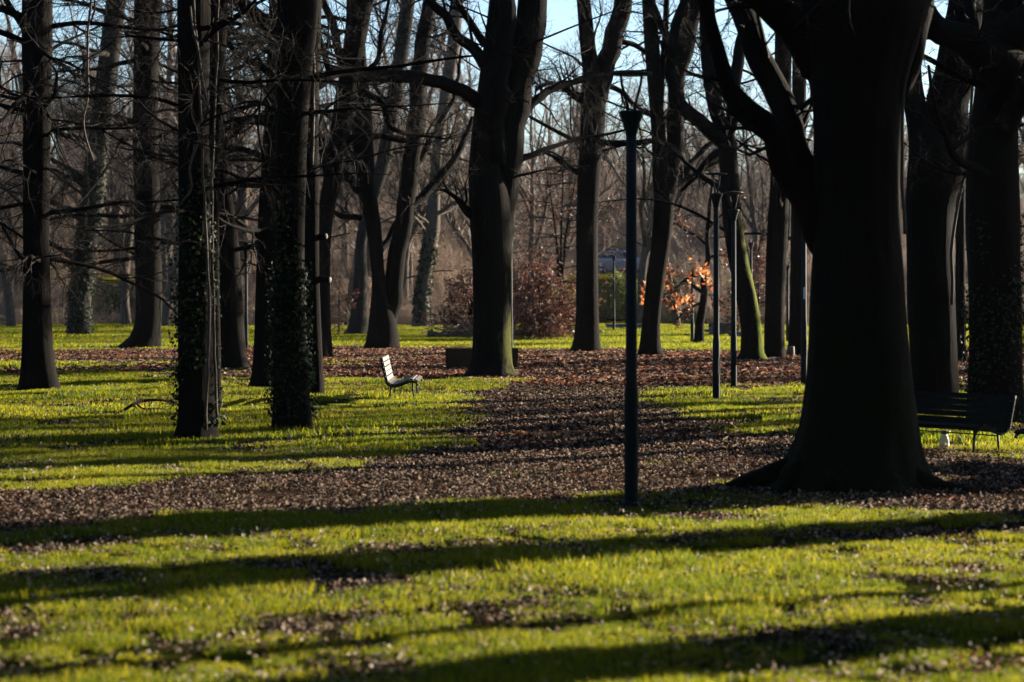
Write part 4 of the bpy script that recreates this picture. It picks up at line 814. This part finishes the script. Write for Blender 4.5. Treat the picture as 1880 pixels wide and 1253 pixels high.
def block(label, name, px, py, w, h, dep, mat, rz=0, taper=.95, slab=.0, cat='stone bench'):
    d = dist(py); x = (px - CX) / F * d; e = thing(name, label, cat, (x, d + dep / 2, 0), None, rz)
    if slab:
        bo = Q(); bo.box((0, 0, (h - slab) / 2 - .03), (w * .96, dep * .94, h - slab + .06), None, taper); o = bo.obj('base', mat, e, False); bt = Q(); bt.box((0, 0, h - slab / 2), (w, dep, slab)); o2 = bt.obj('seat', mat, e, False); os_ = [o, o2]
    else:
        os_ = []
        for sx in (-1, 1):
            bo = Q(); bo.box((sx * w * .2515, 0, h / 2 - .03), (w * .5, dep, h + .06), None, taper); os_.append(bo.obj('stone', mat, e, False))
    for o in os_:
        md = o.modifiers.new('bevel', 'BEVEL'); md.width = .02; md.segments = 2
    return e
block('brown stone block seat half hidden behind the central trunk', 'stone_block', 884, 676, 1.62, .44, .55, M['stone'], .05, .96)
block('long low dark stone slab bench on the far lawn below the green bush', 'slab_bench', 1158, 606, 2.2, .26, .6, M['stone_far'], .03, .9, .08)
block('dark stone block on the far lawn between two lamp posts', 'stone_block', 1330, 617, 1.05, .50, .6, M['stone_far'], .2, .96)
block('low dark stone slab left of the far stone block', 'slab_bench', 1312, 613, 1.0, .18, .5, M['stone_far'], 0, .9, .07)
block('low dark stone slab right of the far stone block', 'slab_bench', 1362, 622, .9, .26, .5, M['stone_far'], .1, .9, .08)
def stump():
    d = dist(656); e = thing('tree_stump', 'small sawn wooden stump beside the shadowed trunk', 'stump', ((1452 - CX) / F * d, d, 0))
    lathe([(.12, -.1), (.115, .0), (.10, .08), (.095, .27), (.09, .275)], 14).obj('bark', M['wood'], e); lathe([(.089, .274), (.088, .278), (.001, .279)], 14).obj('cut_top', M['wood'], e)
stump()
def stakes():
    for k, (px, py, h, r, lab) in enumerate([(815, 617, 1.05, .035, 'leftmost thin wooden stake by the low russet shrub'), (828, 618, .95, .05, 'thickest wooden stake by the low russet shrub'), (835, 616, 1.0, .035, 'pale wooden stake by the low russet shrub'), (842, 615, .95, .03, 'rightmost wooden stake by the low russet shrub')]):
        d = dist(py); e = thing('wooden_stake', lab, 'stake', ((px - CX) / F * d, d, 0), 'stakes round the low shrub')
        b = Q(); b.tube([(0, 0, -.2), (.01, 0, h * .5), (.0, 0, h)], [r, r, r * .9], 9); b.obj('post', M['wood' if k == 2 else 'log'], e); b = Q(); b.tube([(0, 0, h * .66), (0, 0, h * .70)], [r * 1.5, r * 1.5], 9); b.obj('tie', M['iron'], e)
    d = dist(622); b0 = P(790, 0, d); e = thing('fallen_log', 'fallen log with a knobbly end lying on the far lawn', 'log', (b0[0], d, 0))
    b = Q(); b.tube(catmull([(-.1, 0, .16), (.1, 0, .14), (.6, .1, .08), (1.3, .2, .07), (1.9, .3, .06)], 16), np.linspace(.14, .05, 16), 10); b.obj('stem', M['log'], e); b = Q(); b.tube([(.05, 0, .16), (.08, 0, .30), (.05, 0, .36)], [.09, .06, .03], 8); b.obj('knob', M['log'], e)
    d = dist(622); b0 = P(860, 0, d); e = thing('brush_pile', 'pile of cut branches at the foot of the low russet shrub', 'brush pile', (b0[0], d, 0)); n = 90
    p = np.stack([rng.normal(size=n) * .5, rng.normal(size=n) * .3, rng.random(n) * .4], -1); D = nrm(rng.normal(size=(n, 3)) * np.array([1, .6, .25])); Pn = np.stack([p + D * t for t in (-.5, -.1, .3, .6)], 1); Pn[:, :, 2] = np.maximum(Pn[:, :, 2], .02); b = Q(); b.add(*tubes(Pn, np.linspace(.025, .006, 4)[None] * rng.uniform(.4, 1.2, (n, 1)), 5)); tag(b.obj('sticks', M['log'], e), kind='stuff')
    d = dist(622); b0 = P(985, 0, d); e = thing('brush_pile', 'heap of dark cut branches under the russet beech sapling', 'brush pile', (b0[0], d, 0)); n = 160
    p = np.stack([rng.normal(size=n) * .7, rng.normal(size=n) * .35, rng.random(n) * .55], -1); D = nrm(rng.normal(size=(n, 3)) * np.array([1, .6, .3])); Pn = np.stack([p + D * t for t in (-.5, -.1, .3, .6)], 1); Pn[:, :, 2] = np.maximum(Pn[:, :, 2], .02); b = Q(); b.add(*tubes(Pn, np.linspace(.025, .006, 4)[None] * rng.uniform(.4, 1.2, (n, 1)), 5)); tag(b.obj('sticks', M['log'], e), kind='stuff')
stakes()
def fallen_branch():
    d = dist(757); b0 = P(270, 757, d); t = Tree('fallen_branch', 'bare fallen branch lying on the lawn left of the ivy clad trunk', (b0[0], d)); t.e['category'] = 'branch'
    for pix in ([(222, 757, 6, 0), (240, 745, 6, 0), (262, 735, 6, .2), (290, 734, 5, .3), (325, 740, 4, .5)], [(262, 760, 4, -.2), (278, 752, 5, -.1), (300, 754, 6, 0), (330, 758, 6, .1)], [(250, 740, 4, .1), (262, 750, 3, 0), (282, 758, 3, -.1)]):
        t.limb([P(x, y, d + dd) for x, y, w, dd in pix], [w / 2 / F * d for x, y, w, dd in pix], 'bark', 7, 14, True, 'stem')
    tag(t.crown((4, 3, 2), (.5, .25, .15), 0, 'twig', .5, rmin=.003, name='twigs'), kind='stuff')
fallen_branch()

# ------------------------------------------------------------------ the thin winter haze
def haze():
    b = Q(); b.box((0, 95, 14), (190, 330, 34)); m = bpy.data.materials.new('haze'); m.use_nodes = True; nt = m.node_tree
    nt.nodes.remove(nt.nodes['Principled BSDF']); v = nt.nodes.new('ShaderNodeVolumePrincipled'); v.inputs['Density'].default_value = .000038; v.inputs['Color'].default_value = (.82, .87, 1, 1); v.inputs['Anisotropy'].default_value = .3
    nt.links.new(v.outputs[0], nt.nodes['Material Output'].inputs['Volume']); tag(b.obj('haze', m, None, False), 'thin pale winter haze filling the park', 'haze', None, 'stuff')
haze()
